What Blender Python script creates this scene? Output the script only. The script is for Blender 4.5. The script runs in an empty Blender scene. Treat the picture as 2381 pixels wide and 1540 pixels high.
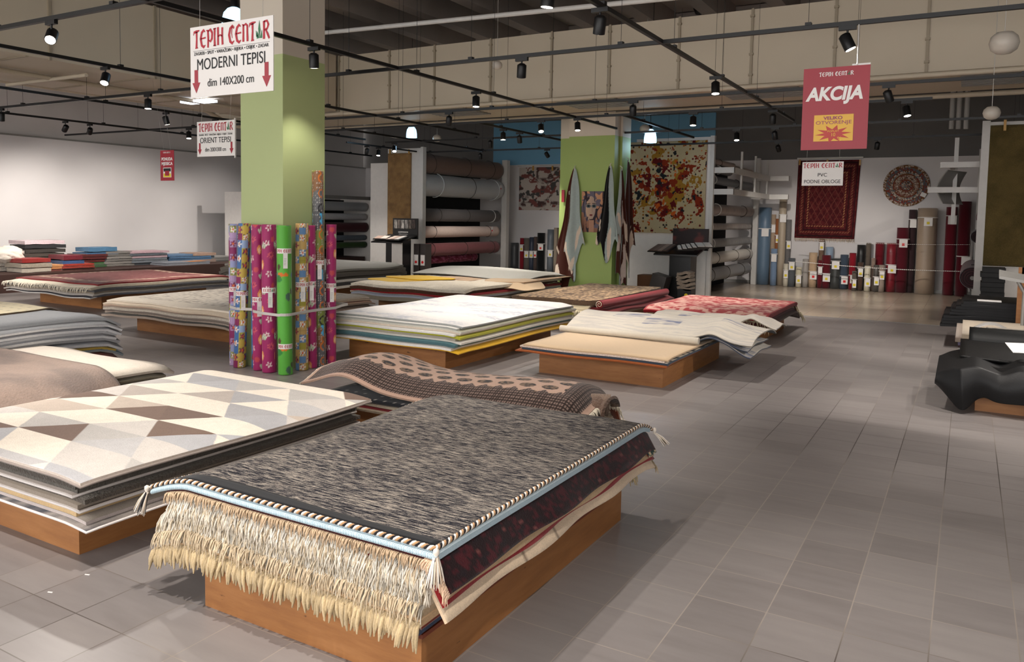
import bpy, bmesh, math, random
import numpy as np
from mathutils import Vector, Matrix
random.seed(7); NP = np.random.RandomState(3)
S = bpy.context.scene; COL = S.collection; PI = math.pi

# ---------------------------------------------------------------- camera
F, CX, CY, CAMH = 1842.19, 1190.5, 632.28, 1.64
def _rot(yaw, pit, rol):
    cy, sy, cp, sp, cr, sr = math.cos(yaw), math.sin(yaw), math.cos(pit), math.sin(pit), math.cos(rol), math.sin(rol)
    return (np.array([[cr, -sr, 0], [sr, cr, 0], [0, 0, 1]]) @ np.array([[1, 0, 0], [0, cp, -sp], [0, sp, cp]])
            @ np.array([[cy, 0, sy], [0, 1, 0], [-sy, 0, cy]]))
R3 = _rot(0.521773, 0.0681138, 0.0174294)
right = Vector((R3[0, 0], R3[0, 2], -R3[0, 1])); down = Vector((R3[1, 0], R3[1, 2], -R3[1, 1])); fwd = Vector((R3[2, 0], R3[2, 2], -R3[2, 1]))
cd = bpy.data.cameras.new('camera'); cam = bpy.data.objects.new('camera', cd); COL.objects.link(cam)
m = Matrix.Identity(4)
for i in range(3): m[i][0] = right[i]; m[i][1] = -down[i]; m[i][2] = -fwd[i]
m[0][3], m[1][3], m[2][3] = 0, 0, CAMH
cam.matrix_world = m; S.camera = cam
cd.sensor_width = 36; cd.lens = 36 * F / 2381; cd.shift_y = -(770 - CY) / 2381; cd.clip_end = 200

# ---------------------------------------------------------------- world, exposure
S.view_settings.view_transform = 'Standard'; S.view_settings.look = 'None'
S.view_settings.gamma = 1; S.view_settings.use_curve_mapping = False
S.view_settings.exposure = 0.4
w = bpy.data.worlds.new('world'); S.world = w; w.use_nodes = True
w.node_tree.nodes['Background'].inputs[0].default_value = (1.0, 0.97, 0.95, 1)
w.node_tree.nodes['Background'].inputs[1].default_value = 3.0      # ambient fill added to brighten the room, entering the open side behind the camera
S.cycles.max_bounces = 6; S.cycles.diffuse_bounces = 4; S.cycles.sample_clamp_indirect = 4
S.cycles.use_denoising = True

def atz(u, v, z=0.0):
    d = R3.T @ np.array([(u - CX) / F, (v - CY) / F, 1.0]); d = np.array([d[0], d[2], -d[1]])
    return Vector(np.array([0, 0, CAMH]) + (z - CAMH) / d[2] * d)
def aty(u, v, y):
    d = R3.T @ np.array([(u - CX) / F, (v - CY) / F, 1.0]); d = np.array([d[0], d[2], -d[1]])
    return Vector(np.array([0, 0, CAMH]) + y / d[1] * d)
def atx(u, v, x):
    d = R3.T @ np.array([(u - CX) / F, (v - CY) / F, 1.0]); d = np.array([d[0], d[2], -d[1]])
    return Vector(np.array([0, 0, CAMH]) + x / d[0] * d)

# ---------------------------------------------------------------- colours and materials
def lin(v): return v / 12.92 if v <= .04045 else ((v + .055) / 1.055) ** 2.4
def C(h):
    if isinstance(h, str): h = h.lstrip('#'); return tuple(lin(int(h[i:i + 2], 16) / 255) for i in (0, 2, 4))
    return tuple(h)
class NT:
    def __init__(s, name):
        s.m = bpy.data.materials.new(name); s.m.use_nodes = True; s.t = s.m.node_tree; s.b = s.t.nodes['Principled BSDF']
    def n(s, typ, **kw):
        x = s.t.nodes.new(typ)
        for k, v in kw.items():
            if k.startswith('i_'): x.inputs[k[2:].replace('_', ' ')].default_value = v
            else: setattr(x, k, v)
        return x
    def l(s, a, b): s.t.links.new(a, b)
    def coord(s, scale=(1, 1, 1), kind='Object'):
        tc = s.n('ShaderNodeTexCoord'); mp = s.n('ShaderNodeMapping'); mp.inputs['Scale'].default_value = scale
        s.l(tc.outputs[kind], mp.inputs[0]); return mp.outputs[0]
    def noise(s, scale, co=None, detail=3, rough=.5):
        x = s.n('ShaderNodeTexNoise'); x.inputs['Scale'].default_value = scale; x.inputs['Detail'].default_value = detail; x.inputs['Roughness'].default_value = rough
        if co is not None: s.l(co, x.inputs['Vector'])
        return x.outputs['Fac']
    def ramp(s, fac, stops):
        r = s.n('ShaderNodeValToRGB'); e = r.color_ramp.elements
        while len(e) > 1: e.remove(e[-1])
        e[0].position = stops[0][0]; e[0].color = (*C(stops[0][1]), 1)
        for p, c in stops[1:]:
            x = e.new(p); x.color = (*C(c), 1)
        s.l(fac, r.inputs[0]); return r.outputs[0]
    def mix(s, fac, a, b, typ='MIX'):
        x = s.n('ShaderNodeMix', data_type='RGBA', blend_type=typ)
        for v, i in ((fac, 0), (a, 6), (b, 7)):
            if hasattr(v, 'is_linked') or hasattr(v, 'links'): s.l(v, x.inputs[i])
            elif i == 0: x.inputs[0].default_value = v
            else: x.inputs[i].default_value = (*C(v), 1)
        return x.outputs[2]
    def mathn(s, op, a, b=None, c=None):
        x = s.n('ShaderNodeMath', operation=op)
        for i, v in enumerate((a, b, c)):
            if v is None: continue
            if hasattr(v, 'links'): s.l(v, x.inputs[i])
            else: x.inputs[i].default_value = v
        return x.outputs[0]
    def bump(s, h, strength=.3, dist=.01):
        x = s.n('ShaderNodeBump'); x.inputs['Strength'].default_value = strength; x.inputs['Distance'].default_value = dist
        s.l(h, x.inputs['Height']); s.l(x.outputs[0], s.b.inputs['Normal'])
    def base(s, c): s.l(c, s.b.inputs['Base Color'])
    def set(s, rough=.6, metal=0., spec=.5, emit=None, es=0.):
        s.b.inputs['Roughness'].default_value = rough; s.b.inputs['Metallic'].default_value = metal; s.b.inputs['Specular IOR Level'].default_value = spec
        if emit: s.b.inputs['Emission Color'].default_value = (*C(emit), 1); s.b.inputs['Emission Strength'].default_value = es
        return s.m
_mc = {}
def plain(name, col, rough=.6, metal=0., spec=.5, var=.08, sc=12, emit=None, es=0., bump=0.):
    if name in _mc: return _mc[name]
    t = NT(name); f = t.noise(sc, t.coord())
    c = C(col); lo = tuple(x * (1 - var) for x in c); hi = tuple(min(1, x * (1 + var)) for x in c)
    t.base(t.mix(f, lo, hi))
    if bump: t.bump(f, bump, .004)
    _mc[name] = t.set(rough, metal, spec, emit, es); return _mc[name]
def attr_mat(name, rough=.95, scale=160, var=.25, bump=.5, dist=.004, spec=.15, aniso=(1, 1, 1)):
    t = NT(name); a = t.n('ShaderNodeAttribute', attribute_name='Col'); co = t.coord(aniso)
    f = t.noise(scale, co, 2, .6); f2 = t.noise(scale * .11, co, 3)
    g = t.mathn('MULTIPLY_ADD', f, 2 * var, 1 - var); g2 = t.mathn('MULTIPLY_ADD', f2, var * .8, 1 - var * .4); g = t.mathn('MULTIPLY', g, g2)
    mx = t.n('ShaderNodeVectorMath', operation='SCALE'); t.l(a.outputs['Color'], mx.inputs[0]); t.l(g, mx.inputs['Scale'])
    t.base(mx.outputs[0]); t.bump(f, bump, dist); t.b.inputs['Sheen Weight'].default_value = .15
    return t.set(rough, 0, spec)
M_PILE = attr_mat('rug_pile'); M_SHAG = attr_mat('shaggy_pile', scale=75, var=.45, bump=1, dist=.015)
M_FLAT = attr_mat('woven_flat', scale=260, var=.14, bump=.25, dist=.002)
M_SHEEN = attr_mat('silky_pile', rough=.6, scale=60, var=.3, bump=.6, dist=.006, spec=.4)
M_VINYL = attr_mat('vinyl_sheet', rough=.42, scale=40, var=.08, bump=.08, dist=.003, spec=.5)
M_PRINT = attr_mat('printed_surface', rough=.55, scale=90, var=.05, bump=.03, dist=.001, spec=.35)
M_RUBBER = attr_mat('ribbed_rubber', rough=.5, scale=60, var=.2, bump=.3, dist=.003, spec=.25); M_RUBBER.node_tree.nodes['Principled BSDF'].inputs['Sheen Weight'].default_value = 0

t = NT('melange_pile')
co = t.coord((17, 185, 17)); f = t.noise(1.0, co, 4, .7); f2 = t.noise(1.0, t.coord((3, 9, 3)), 2)
fine = t.noise(260, t.coord(), 2, .6)
a = t.mathn('MULTIPLY_ADD', f2, .1, -.05); a = t.mathn('ADD', f, a); a = t.mathn('MULTIPLY_ADD', fine, .25, a); a = t.mathn('SUBTRACT', a, .125)
t.base(t.ramp(a, [(.38, '#17171d'), (.47, '#313137'), (.51, '#5f5b58'), (.58, '#8d857c'), (.68, '#aa9f91')])); t.bump(a, .5, .006)
M_MELANGE = t.set(.95, 0, .1)

t = NT('floor_tiles')
tc = t.n('ShaderNodeTexCoord'); sp = t.n('ShaderNodeSeparateXYZ'); t.l(tc.outputs['Object'], sp.inputs[0])
TS = .3025
gx = t.mathn('DIVIDE', sp.outputs[0], TS); gy = t.mathn('DIVIDE', t.mathn('SUBTRACT', sp.outputs[1], .218), TS)
fx = t.mathn('FRACT', gx); fy = t.mathn('FRACT', gy)
dx = t.mathn('MINIMUM', fx, t.mathn('SUBTRACT', 1., fx)); dy = t.mathn('MINIMUM', fy, t.mathn('SUBTRACT', 1., fy))
gr = t.mathn('LESS_THAN', t.mathn('MINIMUM', dx, dy), .0085)
cb = t.n('ShaderNodeCombineXYZ'); t.l(t.mathn('FLOOR', gx), cb.inputs[0]); t.l(t.mathn('FLOOR', gy), cb.inputs[1])
wn = t.n('ShaderNodeTexWhiteNoise'); t.l(cb.outputs[0], wn.inputs['Vector'])
st = t.noise(1., t.coord((2.5, 14, 1)), 4, .6)
tv = t.mathn('MULTIPLY_ADD', wn.outputs['Value'], .35, t.mathn('MULTIPLY', st, .65))
tile = t.ramp(tv, [(.15, '#756f6d'), (.5, '#827c7a'), (.9, '#8e8885')])
gcol = t.ramp(t.noise(.35, t.coord(), 1), [(.42, '#4a4441'), (.55, '#968d85')])
t.base(t.mix(gr, tile, gcol))
t.bump(t.mathn('MULTIPLY_ADD', gr, -1., t.mathn('MULTIPLY', st, .12)), .3, .002)
M_FLOOR = t.set(.36, 0, .45)
t = NT('hall_floor'); st = t.noise(1., t.coord((1.2, 6, 1)), 4, .6)
tc = t.n('ShaderNodeTexCoord'); sp = t.n('ShaderNodeSeparateXYZ'); t.l(tc.outputs['Object'], sp.inputs[0])
fx = t.mathn('FRACT', t.mathn('DIVIDE', sp.outputs[0], .6)); fy = t.mathn('FRACT', t.mathn('DIVIDE', sp.outputs[1], .6))
gr = t.mathn('LESS_THAN', t.mathn('MINIMUM', fx, fy), .012)
t.base(t.mix(gr, t.ramp(st, [(.2, '#978877'), (.8, '#a89a89')]), '#877a6c')); M_HALL = t.set(.25, 0, .5)

t = NT('plywood'); co = t.coord((3, 3, 22)); f = t.noise(1., co, 5, .65); sc_ = t.noise(1., t.coord((7, 7, 30)), 5, .7)
wd = t.ramp(f, [(.25, '#835530'), (.5, '#946338'), (.75, '#a27043')])
t.base(t.mix(t.ramp(sc_, [(.28, (1, 1, 1)), (.33, (0, 0, 0))]), wd, '#3d2615')); M_WOOD = t.set(.5, 0, .4)
M_WOODTOP = plain('plywood_edge', '#6d2f18', .5, sc=30)
t = NT('white_wall'); f = t.noise(.6, t.coord(), 3)
t.base(t.ramp(f, [(.3, '#c9c5c4'), (.7, '#d2cecd')])); M_WALL = t.set(.75)
M_WALLUP = plain('upper_wall', '#6a6764', .85, sc=1.5); M_WALLBLUELIT = plain('blue_lit_wall', '#74a9c8', .8, sc=1)  # blue patch: cold lamp light on a white wall, put into its colour
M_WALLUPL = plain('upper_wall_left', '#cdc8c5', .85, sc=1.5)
M_CONC = plain('concrete_ceiling', '#8a8078', .9, sc=2, var=.15)
M_DUCT = plain('duct_sheet', '#b3a793', .6, sc=1.3, var=.05); M_DUCTJ = plain('duct_joint', '#8f836f', .6)
M_BLACK = plain('black_metal', '#0c0c0d', .45, .2); M_BLACKP = plain('black_plastic', '#121213', .4)
M_GREEN = plain('green_paint', '#a0ab78', .6, sc=2, var=.03); M_CREAM = plain('cream_paint', '#bdb3a4', .7, sc=2, var=.03)
M_WHITEMET = plain('white_metal', '#c2bfba', .45); M_GREYMET = plain('grey_metal', '#8f8d89', .4, .3)
M_WHITE = plain('white_board', '#d6d2cd', .5); M_PAPER = plain('paper', '#dedad6', .6, var=.02)
M_RED = plain('sign_red', '#96182a', .45, var=.02); M_LOGO = plain('logo_red', '#a8142a', .5, var=.02); M_INK = plain('ink_black', '#151518', .6, var=.02)
M_LEAF = plain('leaf_green', '#2d6b45', .5); M_YEL = plain('tag_yellow', '#d8c21c', .6); M_TAGRED = plain('tag_red', '#d01a1a', .6)
M_WHITEINK = plain('white_ink', '#e6e2de', .6, var=.02); M_GREYINK = plain('grey_ink', '#6d6a68', .6)
M_LAMP = plain('lamp_glow', '#ffffff', .5, emit='#fff1dd', es=28.); M_BLUELAMP = plain('blue_lamp_glow', '#a8d8f0', .4, emit='#a9dcff', es=2.2)
M_PANEL = plain('light_panel', '#ffffff', .5, emit='#dfe9ff', es=3.)
M_WIRE = plain('steel_wire', '#b9b5ae', .35, .6); M_STRAP = plain('clear_strap', '#b9b4ae', .3, var=.03); M_GLOBE = plain('globe_white', '#b8b0a4', .4)
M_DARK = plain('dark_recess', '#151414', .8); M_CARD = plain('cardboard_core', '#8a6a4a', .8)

# ---------------------------------------------------------------- mesh helpers
def tag(o, label=None, cat=None, group=None, kind=None):
    if label: o['label'] = label
    if cat: o['category'] = cat
    if group: o['group'] = group
    if kind: o['kind'] = kind
    return o
def empty(name, loc, label=None, cat=None, group=None):
    o = bpy.data.objects.new(name, None); COL.objects.link(o); o.location = loc; o.empty_display_size = .1
    return tag(o, label, cat, group)
def link_mesh(name, me, mats, parent, loc=None):
    for x in mats: me.materials.append(x)
    o = bpy.data.objects.new(name, me); COL.objects.link(o)
    if parent is not None:
        o.parent = parent; o.matrix_parent_inverse = Matrix.Identity(4)
        base = Vector(parent.location)
        q = parent.parent
        while q is not None: base += Vector(q.location); q = q.parent
        me.transform(Matrix.Translation(-base))
    else:
        n = len(me.vertices); a = np.empty(n * 3, 'f'); me.vertices.foreach_get('co', a); a = a.reshape(-1, 3)
        mn, mx = a.min(0), a.max(0); b = Vector(((mn[0] + mx[0]) / 2, (mn[1] + mx[1]) / 2, mn[2]))
        me.transform(Matrix.Translation(-b)); o.location = b
    return o
class MB:
    def __init__(s): s.v = []; s.f = []; s.mi = []; s.c = []; s.sm = []
    def add(s, vs, fs, mi=0, col=(1, 1, 1), sm=False):
        o = len(s.v); s.v += [tuple(x) for x in vs]
        for k, f in enumerate(fs):
            s.f.append([i + o for i in f]); s.mi.append(mi if isinstance(mi, int) else mi[k]); s.c.append(col if not isinstance(col, list) else col[k]); s.sm.append(sm)
        return s
    def box(s, x0, x1, y0, y1, z0, z1, mi=0, col=(1, 1, 1), rot=None, org=None):
        vs = [Vector((x, y, z)) for z in (z0, z1) for y in (y0, y1) for x in (x0, x1)]
        if rot is not None: vs = [rot @ (v - Vector(org)) + Vector(org) for v in vs]
        return s.add(vs, [(0, 2, 3, 1), (4, 5, 7, 6), (0, 1, 5, 4), (2, 6, 7, 3), (0, 4, 6, 2), (1, 3, 7, 5)], mi, col)
    def tube(s, pts, r, n=8, mi=0, col=(1, 1, 1), caps=True, capmi=None):
        pts = [Vector(p) for p in pts]; rs = r if isinstance(r, (list, tuple)) else [r] * len(pts)
        up = None; rings = []
        for i, p in enumerate(pts):
            d = (pts[min(i + 1, len(pts) - 1)] - pts[max(i - 1, 0)]).normalized()
            if up is None: up = d.orthogonal().normalized()
            up = (up - d * up.dot(d)); up = up.normalized() if up.length > 1e-6 else d.orthogonal().normalized()
            b = d.cross(up); rings.append([p + (up * math.cos(2 * PI * k / n) + b * math.sin(2 * PI * k / n)) * rs[i] for k in range(n)])
        vs = [v for q in rings for v in q]; fs = []
        for i in range(len(pts) - 1):
            for k in range(n): fs.append((i * n + k, i * n + (k + 1) % n, (i + 1) * n + (k + 1) % n, (i + 1) * n + k))
        s.add(vs, fs, mi, col, True)
        if caps:
            s.add(rings[0], [tuple(range(n))[::-1]], mi if capmi is None else capmi, col); s.add(rings[-1], [tuple(range(n))], mi if capmi is None else capmi, col)
        return s
    def lathe(s, org, prof, n=24, mi=0, col=(1, 1, 1)):
        vs = []; fs = []; org = Vector(org)
        for (r, z) in prof:
            for k in range(n): vs.append(org + Vector((r * math.cos(2 * PI * k / n), r * math.sin(2 * PI * k / n), z)))
        for i in range(len(prof) - 1):
            for k in range(n): fs.append((i * n + k, i * n + (k + 1) % n, (i + 1) * n + (k + 1) % n, (i + 1) * n + k))
        return s.add(vs, fs, mi, col, True)
    def poly(s, pts, mi=0, col=(1, 1, 1)): return s.add(pts, [tuple(range(len(pts)))], mi, col)
    def prism(s, pts, dvec, mi=0, col=(1, 1, 1)):
        n = len(pts); a = [Vector(p) for p in pts]; b = [p + Vector(dvec) for p in a]
        return s.add(a + b, [tuple(range(n)), tuple(range(n, 2 * n))[::-1]] + [(k, n + k, n + (k + 1) % n, (k + 1) % n) for k in range(n)], mi, col)
    def build(s, name, mats, parent=None, label=None, cat=None, group=None, kind=None):
        if not isinstance(mats, (list, tuple)): mats = [mats]
        me = bpy.data.meshes.new(name); me.from_pydata(s.v, [], s.f); me.polygons.foreach_set('material_index', s.mi); me.polygons.foreach_set('use_smooth', s.sm)
        if any(c != (1, 1, 1) for c in s.c):
            ca = me.color_attributes.new('Col', 'FLOAT_COLOR', 'CORNER'); buf = []
            for f, c in zip(s.f, s.c):
                q = (*C(c), 1.)
                for _ in f: buf += q
            ca.data.foreach_set('color', buf)
        me.update(); return tag(link_mesh(name, me, mats, parent), label, cat, group, kind)
def box(name, x0, x1, y0, y1, z0, z1, mat, parent=None, **kw): return MB().box(x0, x1, y0, y1, z0, z1).build(name, mat, parent, **kw)

def sheet(name, fn, nu, nv, thk, mat, colf, edge, parent=None, label=None, cat=None, group=None, kind=None, back=None, thin_edge=False):
    """solid sheet: fn(U,V)->X,Y,Z arrays of the top surface; colf(U,V,X,Y)->rgb arrays or a colour"""
    U, V = np.meshgrid(np.linspace(0, 1, nu + 1), np.linspace(0, 1, nv + 1), indexing='ij')
    X, Y, Z = fn(U, V); P = np.stack([X + 0 * U, Y + 0 * U, Z + 0 * U], -1)
    N = np.cross(np.gradient(P, axis=0), np.gradient(P, axis=1)); N /= (np.linalg.norm(N, axis=-1, keepdims=True) + 1e-9)
    Q = P - N * thk
    vs = np.concatenate([P.reshape(-1, 3), Q.reshape(-1, 3)]); NV = (nu + 1) * (nv + 1)
    I = np.arange(NV).reshape(nu + 1, nv + 1)
    top = np.stack([I[:-1, :-1], I[1:, :-1], I[1:, 1:], I[:-1, 1:]], -1).reshape(-1, 4); bot = top[:, ::-1] + NV
    def side(a): return np.stack([a[:-1], a[:-1] + NV, a[1:] + NV, a[1:]], -1)
    sides = np.concatenate([side(I[:, 0])[:, :], side(I[-1, :]), side(I[::-1, -1]), side(I[0, ::-1])])
    faces = np.concatenate([top, bot, sides])
    me = bpy.data.meshes.new(name)
    me.vertices.add(len(vs)); me.vertices.foreach_set('co', vs.astype('f').ravel())
    me.loops.add(faces.size); me.loops.foreach_set('vertex_index', faces.astype('i').ravel())
    me.polygons.add(len(faces)); me.polygons.foreach_set('loop_start', np.arange(0, faces.size, 4, dtype='i'))
    sm = np.ones(len(faces), bool); sm[len(top) * 2:] = False; me.polygons.foreach_set('use_smooth', sm)
    if callable(colf):
        c = np.asarray(colf(U, V, P[..., 0], P[..., 1]), 'f'); c = np.broadcast_to(c, U.shape + (3,)).reshape(-1, 3)
        ct = c[top.ravel()]
    else: ct = np.tile(np.array(C(colf), 'f'), (top.size, 1))
    e = np.array(C(edge), 'f'); bk = np.array(C(back if back is not None else edge), 'f')
    cc = np.concatenate([ct, np.tile(bk, (bot.size, 1)), np.tile(e, (sides.size, 1))]); cc = np.concatenate([cc, np.ones((len(cc), 1), 'f')], 1)
    ca = me.color_attributes.new('Col', 'FLOAT_COLOR', 'CORNER'); ca.data.foreach_set('color', cc.astype('f').ravel())
    me.update(calc_edges=True); me.validate()
    return tag(link_mesh(name, me, [mat], parent), label, cat, group, kind)

def hsh(a, b, s=0):
    x = np.sin(a * 127.1 + b * 311.7 + s * 74.7) * 43758.5453; return x - np.floor(x)
def vn(x, y, s=0):
    i, j = np.floor(x), np.floor(y); fx, fy = x - i, y - j; fx = fx * fx * (3 - 2 * fx); fy = fy * fy * (3 - 2 * fy)
    return (hsh(i, j, s) * (1 - fx) + hsh(i + 1, j, s) * fx) * (1 - fy) + (hsh(i, j + 1, s) * (1 - fx) + hsh(i + 1, j + 1, s) * fx) * fy
def fbm(x, y, s=0, o=4):
    r = 0; a = .5; t_ = 0
    for k in range(o): r = r + a * vn(x * 2 ** k, y * 2 ** k, s + k * 7); t_ += a; a *= .5
    return r / t_
def mixc(f, a, b):
    f = np.clip(f, 0, 1)[..., None]; a = np.array(C(a)) if not isinstance(a, np.ndarray) else a; b = np.array(C(b)) if not isinstance(b, np.ndarray) else b
    return a * (1 - f) + b * f
def pick(idx, cols): return np.array([C(c) for c in cols])[np.clip(idx.astype(int), 0, len(cols) - 1)]
def sst(x, a, b): q = np.clip((x - a) / (b - a), 0, 1); return q * q * (3 - 2 * q)

ORD = ['top', 'second', 'third', 'fourth', 'fifth', 'sixth', 'seventh', 'eighth', 'ninth', 'tenth', 'eleventh', 'twelfth', 'thirteenth', 'fourteenth', 'fifteenth', 'sixteenth']
def ordl(i, n): return 'lowest' if i == 0 else ORD[n - i] + ' from the top'

def fringe(name, a, b, L, n, col, parent, out=(0, -1, 0), wd=.004, sag=.8, jit=.25, mat=None, off=(0, 0, 0), seg=3):
    a, b, out = Vector(a), Vector(b), Vector(out); mb = MB(); side = (b - a).normalized()
    for k in range(n):
        t_ = (k + .5) / n; p = a.lerp(b, t_) if not callable(off) else off(t_)
        l = L * random.uniform(1 - jit, 1 + jit); d = side * random.uniform(-.35, .35) * l; o2 = random.uniform(.6, 1.1)
        p = p + side * random.uniform(-.3, .3) * (b - a).length / n
        pts = [p, p + out * l * .35 * o2 - Vector((0, 0, l * .12)) + d * .2, p + out * l * .55 * o2 - Vector((0, 0, l * sag * .55)) + d * .6, p + out * l * .6 * o2 - Vector((0, 0, l * sag)) + d]
        c = C(col); g = random.uniform(.75, 1.1); mb.tube(pts, [wd, wd * 1.1, wd, wd * .35], seg, col=tuple(min(1, x * g) for x in c), caps=False)
    return mb.build(name, mat or M_PILE, parent)

# ---------------------------------------------------------------- room
def struct(name, mb, mats): return mb.build(name, mats, kind='structure')
struct('floor', MB().box(-19, 8, -6, 14.68, -.1, 0), M_FLOOR)
struct('floor_hall', MB().box(-19, 8, 14.68, 22, -.1, -.002), M_HALL)
struct('trim_1', MB().box(-19, 8, 14.66, 14.70, -.05, .003), M_GREYMET)
FWY = 21.6
struct('wall_far', MB().box(-19, 8, FWY, FWY + .3, 0, 3.28), M_WALL)
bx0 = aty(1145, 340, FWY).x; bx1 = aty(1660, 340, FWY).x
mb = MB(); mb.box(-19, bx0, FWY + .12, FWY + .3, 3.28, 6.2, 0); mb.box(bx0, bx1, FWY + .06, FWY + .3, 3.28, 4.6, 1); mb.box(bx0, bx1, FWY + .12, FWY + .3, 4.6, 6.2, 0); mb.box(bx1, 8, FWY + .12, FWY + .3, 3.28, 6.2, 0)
struct('wall_far_upper', mb, [M_WALLUP, M_WALLBLUELIT])
struct('wall_left', MB().box(-18.7, -18.4, -6, FWY, 0, 3.28), M_WALL)
struct('wall_left_upper', MB().box(-18.7, -18.5, -6, FWY, 3.28, 6.2), M_WALLUPL)
struct('trim_2', MB().box(-18.46, -18.38, -6, FWY, 3.26, 3.3), M_GREYMET)
struct('wall_right', MB().box(8, 8.2, -6, FWY, 0, 6.2), M_WALL)
struct('baseboard_far', MB().box(-18.4, 8, FWY - .015, FWY, 0, .08), M_GREYMET)
mb = MB().box(-19, 8, -6, FWY, 6.0, 6.2)
struct('ceiling', mb, M_CONC)
for i, x in enumerate(np.arange(-18.2, 8, 1.25)):
    struct('beam', MB().box(x - .14, x + .14, -6, 17, 5.55, 6.0), M_CONC)
struct('beam', MB().box(-19, 8, 16.4, 17, 4.7, 5.98), M_CONC)
for i in range(14):
    x = -17 + i * 1.85; MB().box(x - .015, x + .015, 16.37, 16.4, 4.7, 5.9).build('conduit', M_DUCTJ, label='thin vertical conduit on the concrete beam above the big duct', cat='conduit', group='conduits on the concrete beam')

# columns
def col_(name, x0, x1, y0, y1, zt, zg, extra=None):
    mb = MB().box(x0, x1, y0, y1, 0, zg, 0).box(x0, x1, y0, y1, zg, zt, 1)
    if extra: mb.box(*extra, 0, zg, 0).box(*extra, zg, zt, 1)
    return struct(name, mb, [M_GREEN, M_CREAM])
col_('column', -6.77, -6.15, 5.93, 6.54, 6.0, 3.27)
M_GREEN = plain('green_paint_deep', '#8b9f57', .6, sc=2, var=.03)
col_('column', -6.78, -5.83, 13.92, 14.5, 3.66, 3.22, (-7.1, -5.79, 14.2, 14.62))

# ducts
d1 = empty('air_duct', (-2.5, 12, 3.67), 'large beige rectangular air duct crossing the hall under the ceiling', 'air duct')
box('duct_casing', -14.5, 7.95, 12.0, 13.9, 3.67, 4.75, M_DUCT, d1)
for x in [-13.6, -12.3, -10.9, -9.64, -8.6, -7.4, -6.2, -5.15, -4.0, -2.9, -1.75, -.6, .6, 1.8, 3.]:
    mb = MB().box(x - .018, x + .018, 11.975, 12.0, 3.66, 4.76)
    for z in (3.8, 4.1, 4.4, 4.65): mb.box(x - .03, x + .03, 11.96, 12.0, z - .015, z + .015)
    mb.build('duct_joint', M_DUCTJ, d1)
for i, (x0, x1) in enumerate([(-9.3, -8.2), (-6.3, -5.2), (-3.5, -2.3), (-.2, 1.2)]):
    mb = MB()
    for k in range(9): mb.box(x0, x1, 12.3 + k * .12, 12.37 + k * .12, 3.645, 3.669)
    mb.build('air_grille', M_GREYMET, d1, 'grey slatted grille')
MB().tube([(-14.5, 11.93, 3.62), (8, 11.93, 3.62)], .035, 8).build('service_pipe', M_DUCT, None, 'beige pipe running along the lower front edge of the big duct', 'pipe')
MB().tube([(-14.5, 13.95, 3.62), (7.9, 13.95, 3.62)], .04, 8).build('service_pipe', M_DUCT, None, 'beige pipe running along the rear lower edge of the big duct', 'pipe')
MB().tube([(-10, 10, 4.66), (4, 10, 4.3)], .035, 8).build('service_pipe', M_WHITEMET, None, 'pale pipe under the ribbed ceiling right of the white sign column', 'pipe')
d2 = empty('air_duct', (-12.2, 5, 3.67), 'beige rectangular air duct running over the left side of the shop', 'air duct')
box('duct_casing', -13.4, -10.9, 0, 11.9, 3.67, 4.75, M_DUCT, d2)
for y in (5.0, 6.3, 7.9, 9.3, 10.7):
    MB().box(-10.9, -10.875, y - .018, y + .018, 3.66, 4.76).build('duct_joint', M_DUCTJ, d2)
for y in (4.2, 6.0, 7.8, 9.6, 11.2): MB().box(-13.4, -10.9, y - .02, y + .02, 3.655, 3.67).build('duct_joint', M_DUCTJ, d2)
MB().tube([(-13.6, 2, 3.7), (-13.6, 11, 3.72), (-13.6, 11.6, 3.5), (-13.5, 12.3, 3.45)], .05, 8).build('service_pipe', M_DUCT, None, 'beige pipe bending down beside the left duct', 'pipe')
MB().tube([(-12.1, 1, 3.62), (-12.1, 11, 3.62)], .035, 8).build('service_pipe', M_DUCT, None, 'thin beige pipe under the middle of the left duct', 'pipe')
for i, y in enumerate((3.8, 5.4, 7.0, 8.6)):
    MB().tube([(-13.3, y, 3.6), (-11.2, y, 3.6)], .03, 6).build('service_pipe', M_DUCT, None, 'short cross pipe under the left duct, ' + ['nearest', 'second nearest', 'third nearest', 'farthest'][i], 'pipe', 'cross pipes under the left duct')
# small ceiling devices
for (u, v, z, r, d) in [(2335, 100, 3.6, .11, 'largest white globe hanging at the upper right'), (1156, 152, 3.4, .1, 'white globe hanging in front of the big duct above the track'),
                        (1016, 322, 3.0, .09, 'small white globe hanging left of the green hide column'), (1499, 300, 3.1, .09, 'small white globe beside the blue bell lamp right of the green hide column'),
                        (2306, 263, 3.0, .1, 'white globe hanging above the green shaggy rug panel')]:
    p = atz(u, v, z)
    if u == 1156: p = aty(u, v, 11.2); r = .085
    if u in (1016, 1499): p = aty(u, v, 14.9); r = .1
    if u == 2306: p = aty(u, v, 11.6)
    if u == 2335: p = aty(u, v, 9.); r = .13
    e = empty('globe_pendant', p, d, 'pendant', 'white globe pendants')
    MB().lathe(p, [(0.001, -r * .85), (r * .5, -r * .75), (r * .85, -r * .5), (r, 0), (r * .88, r * .45), (r * .55, r * .75), (.001, r * .85)], 24).build('globe', M_GLOBE, e)
    MB().tube([p + Vector((0, 0, r * .8)), (p.x, p.y, 6.02)], .004, 5).build('cable', M_WIRE, e)
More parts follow.
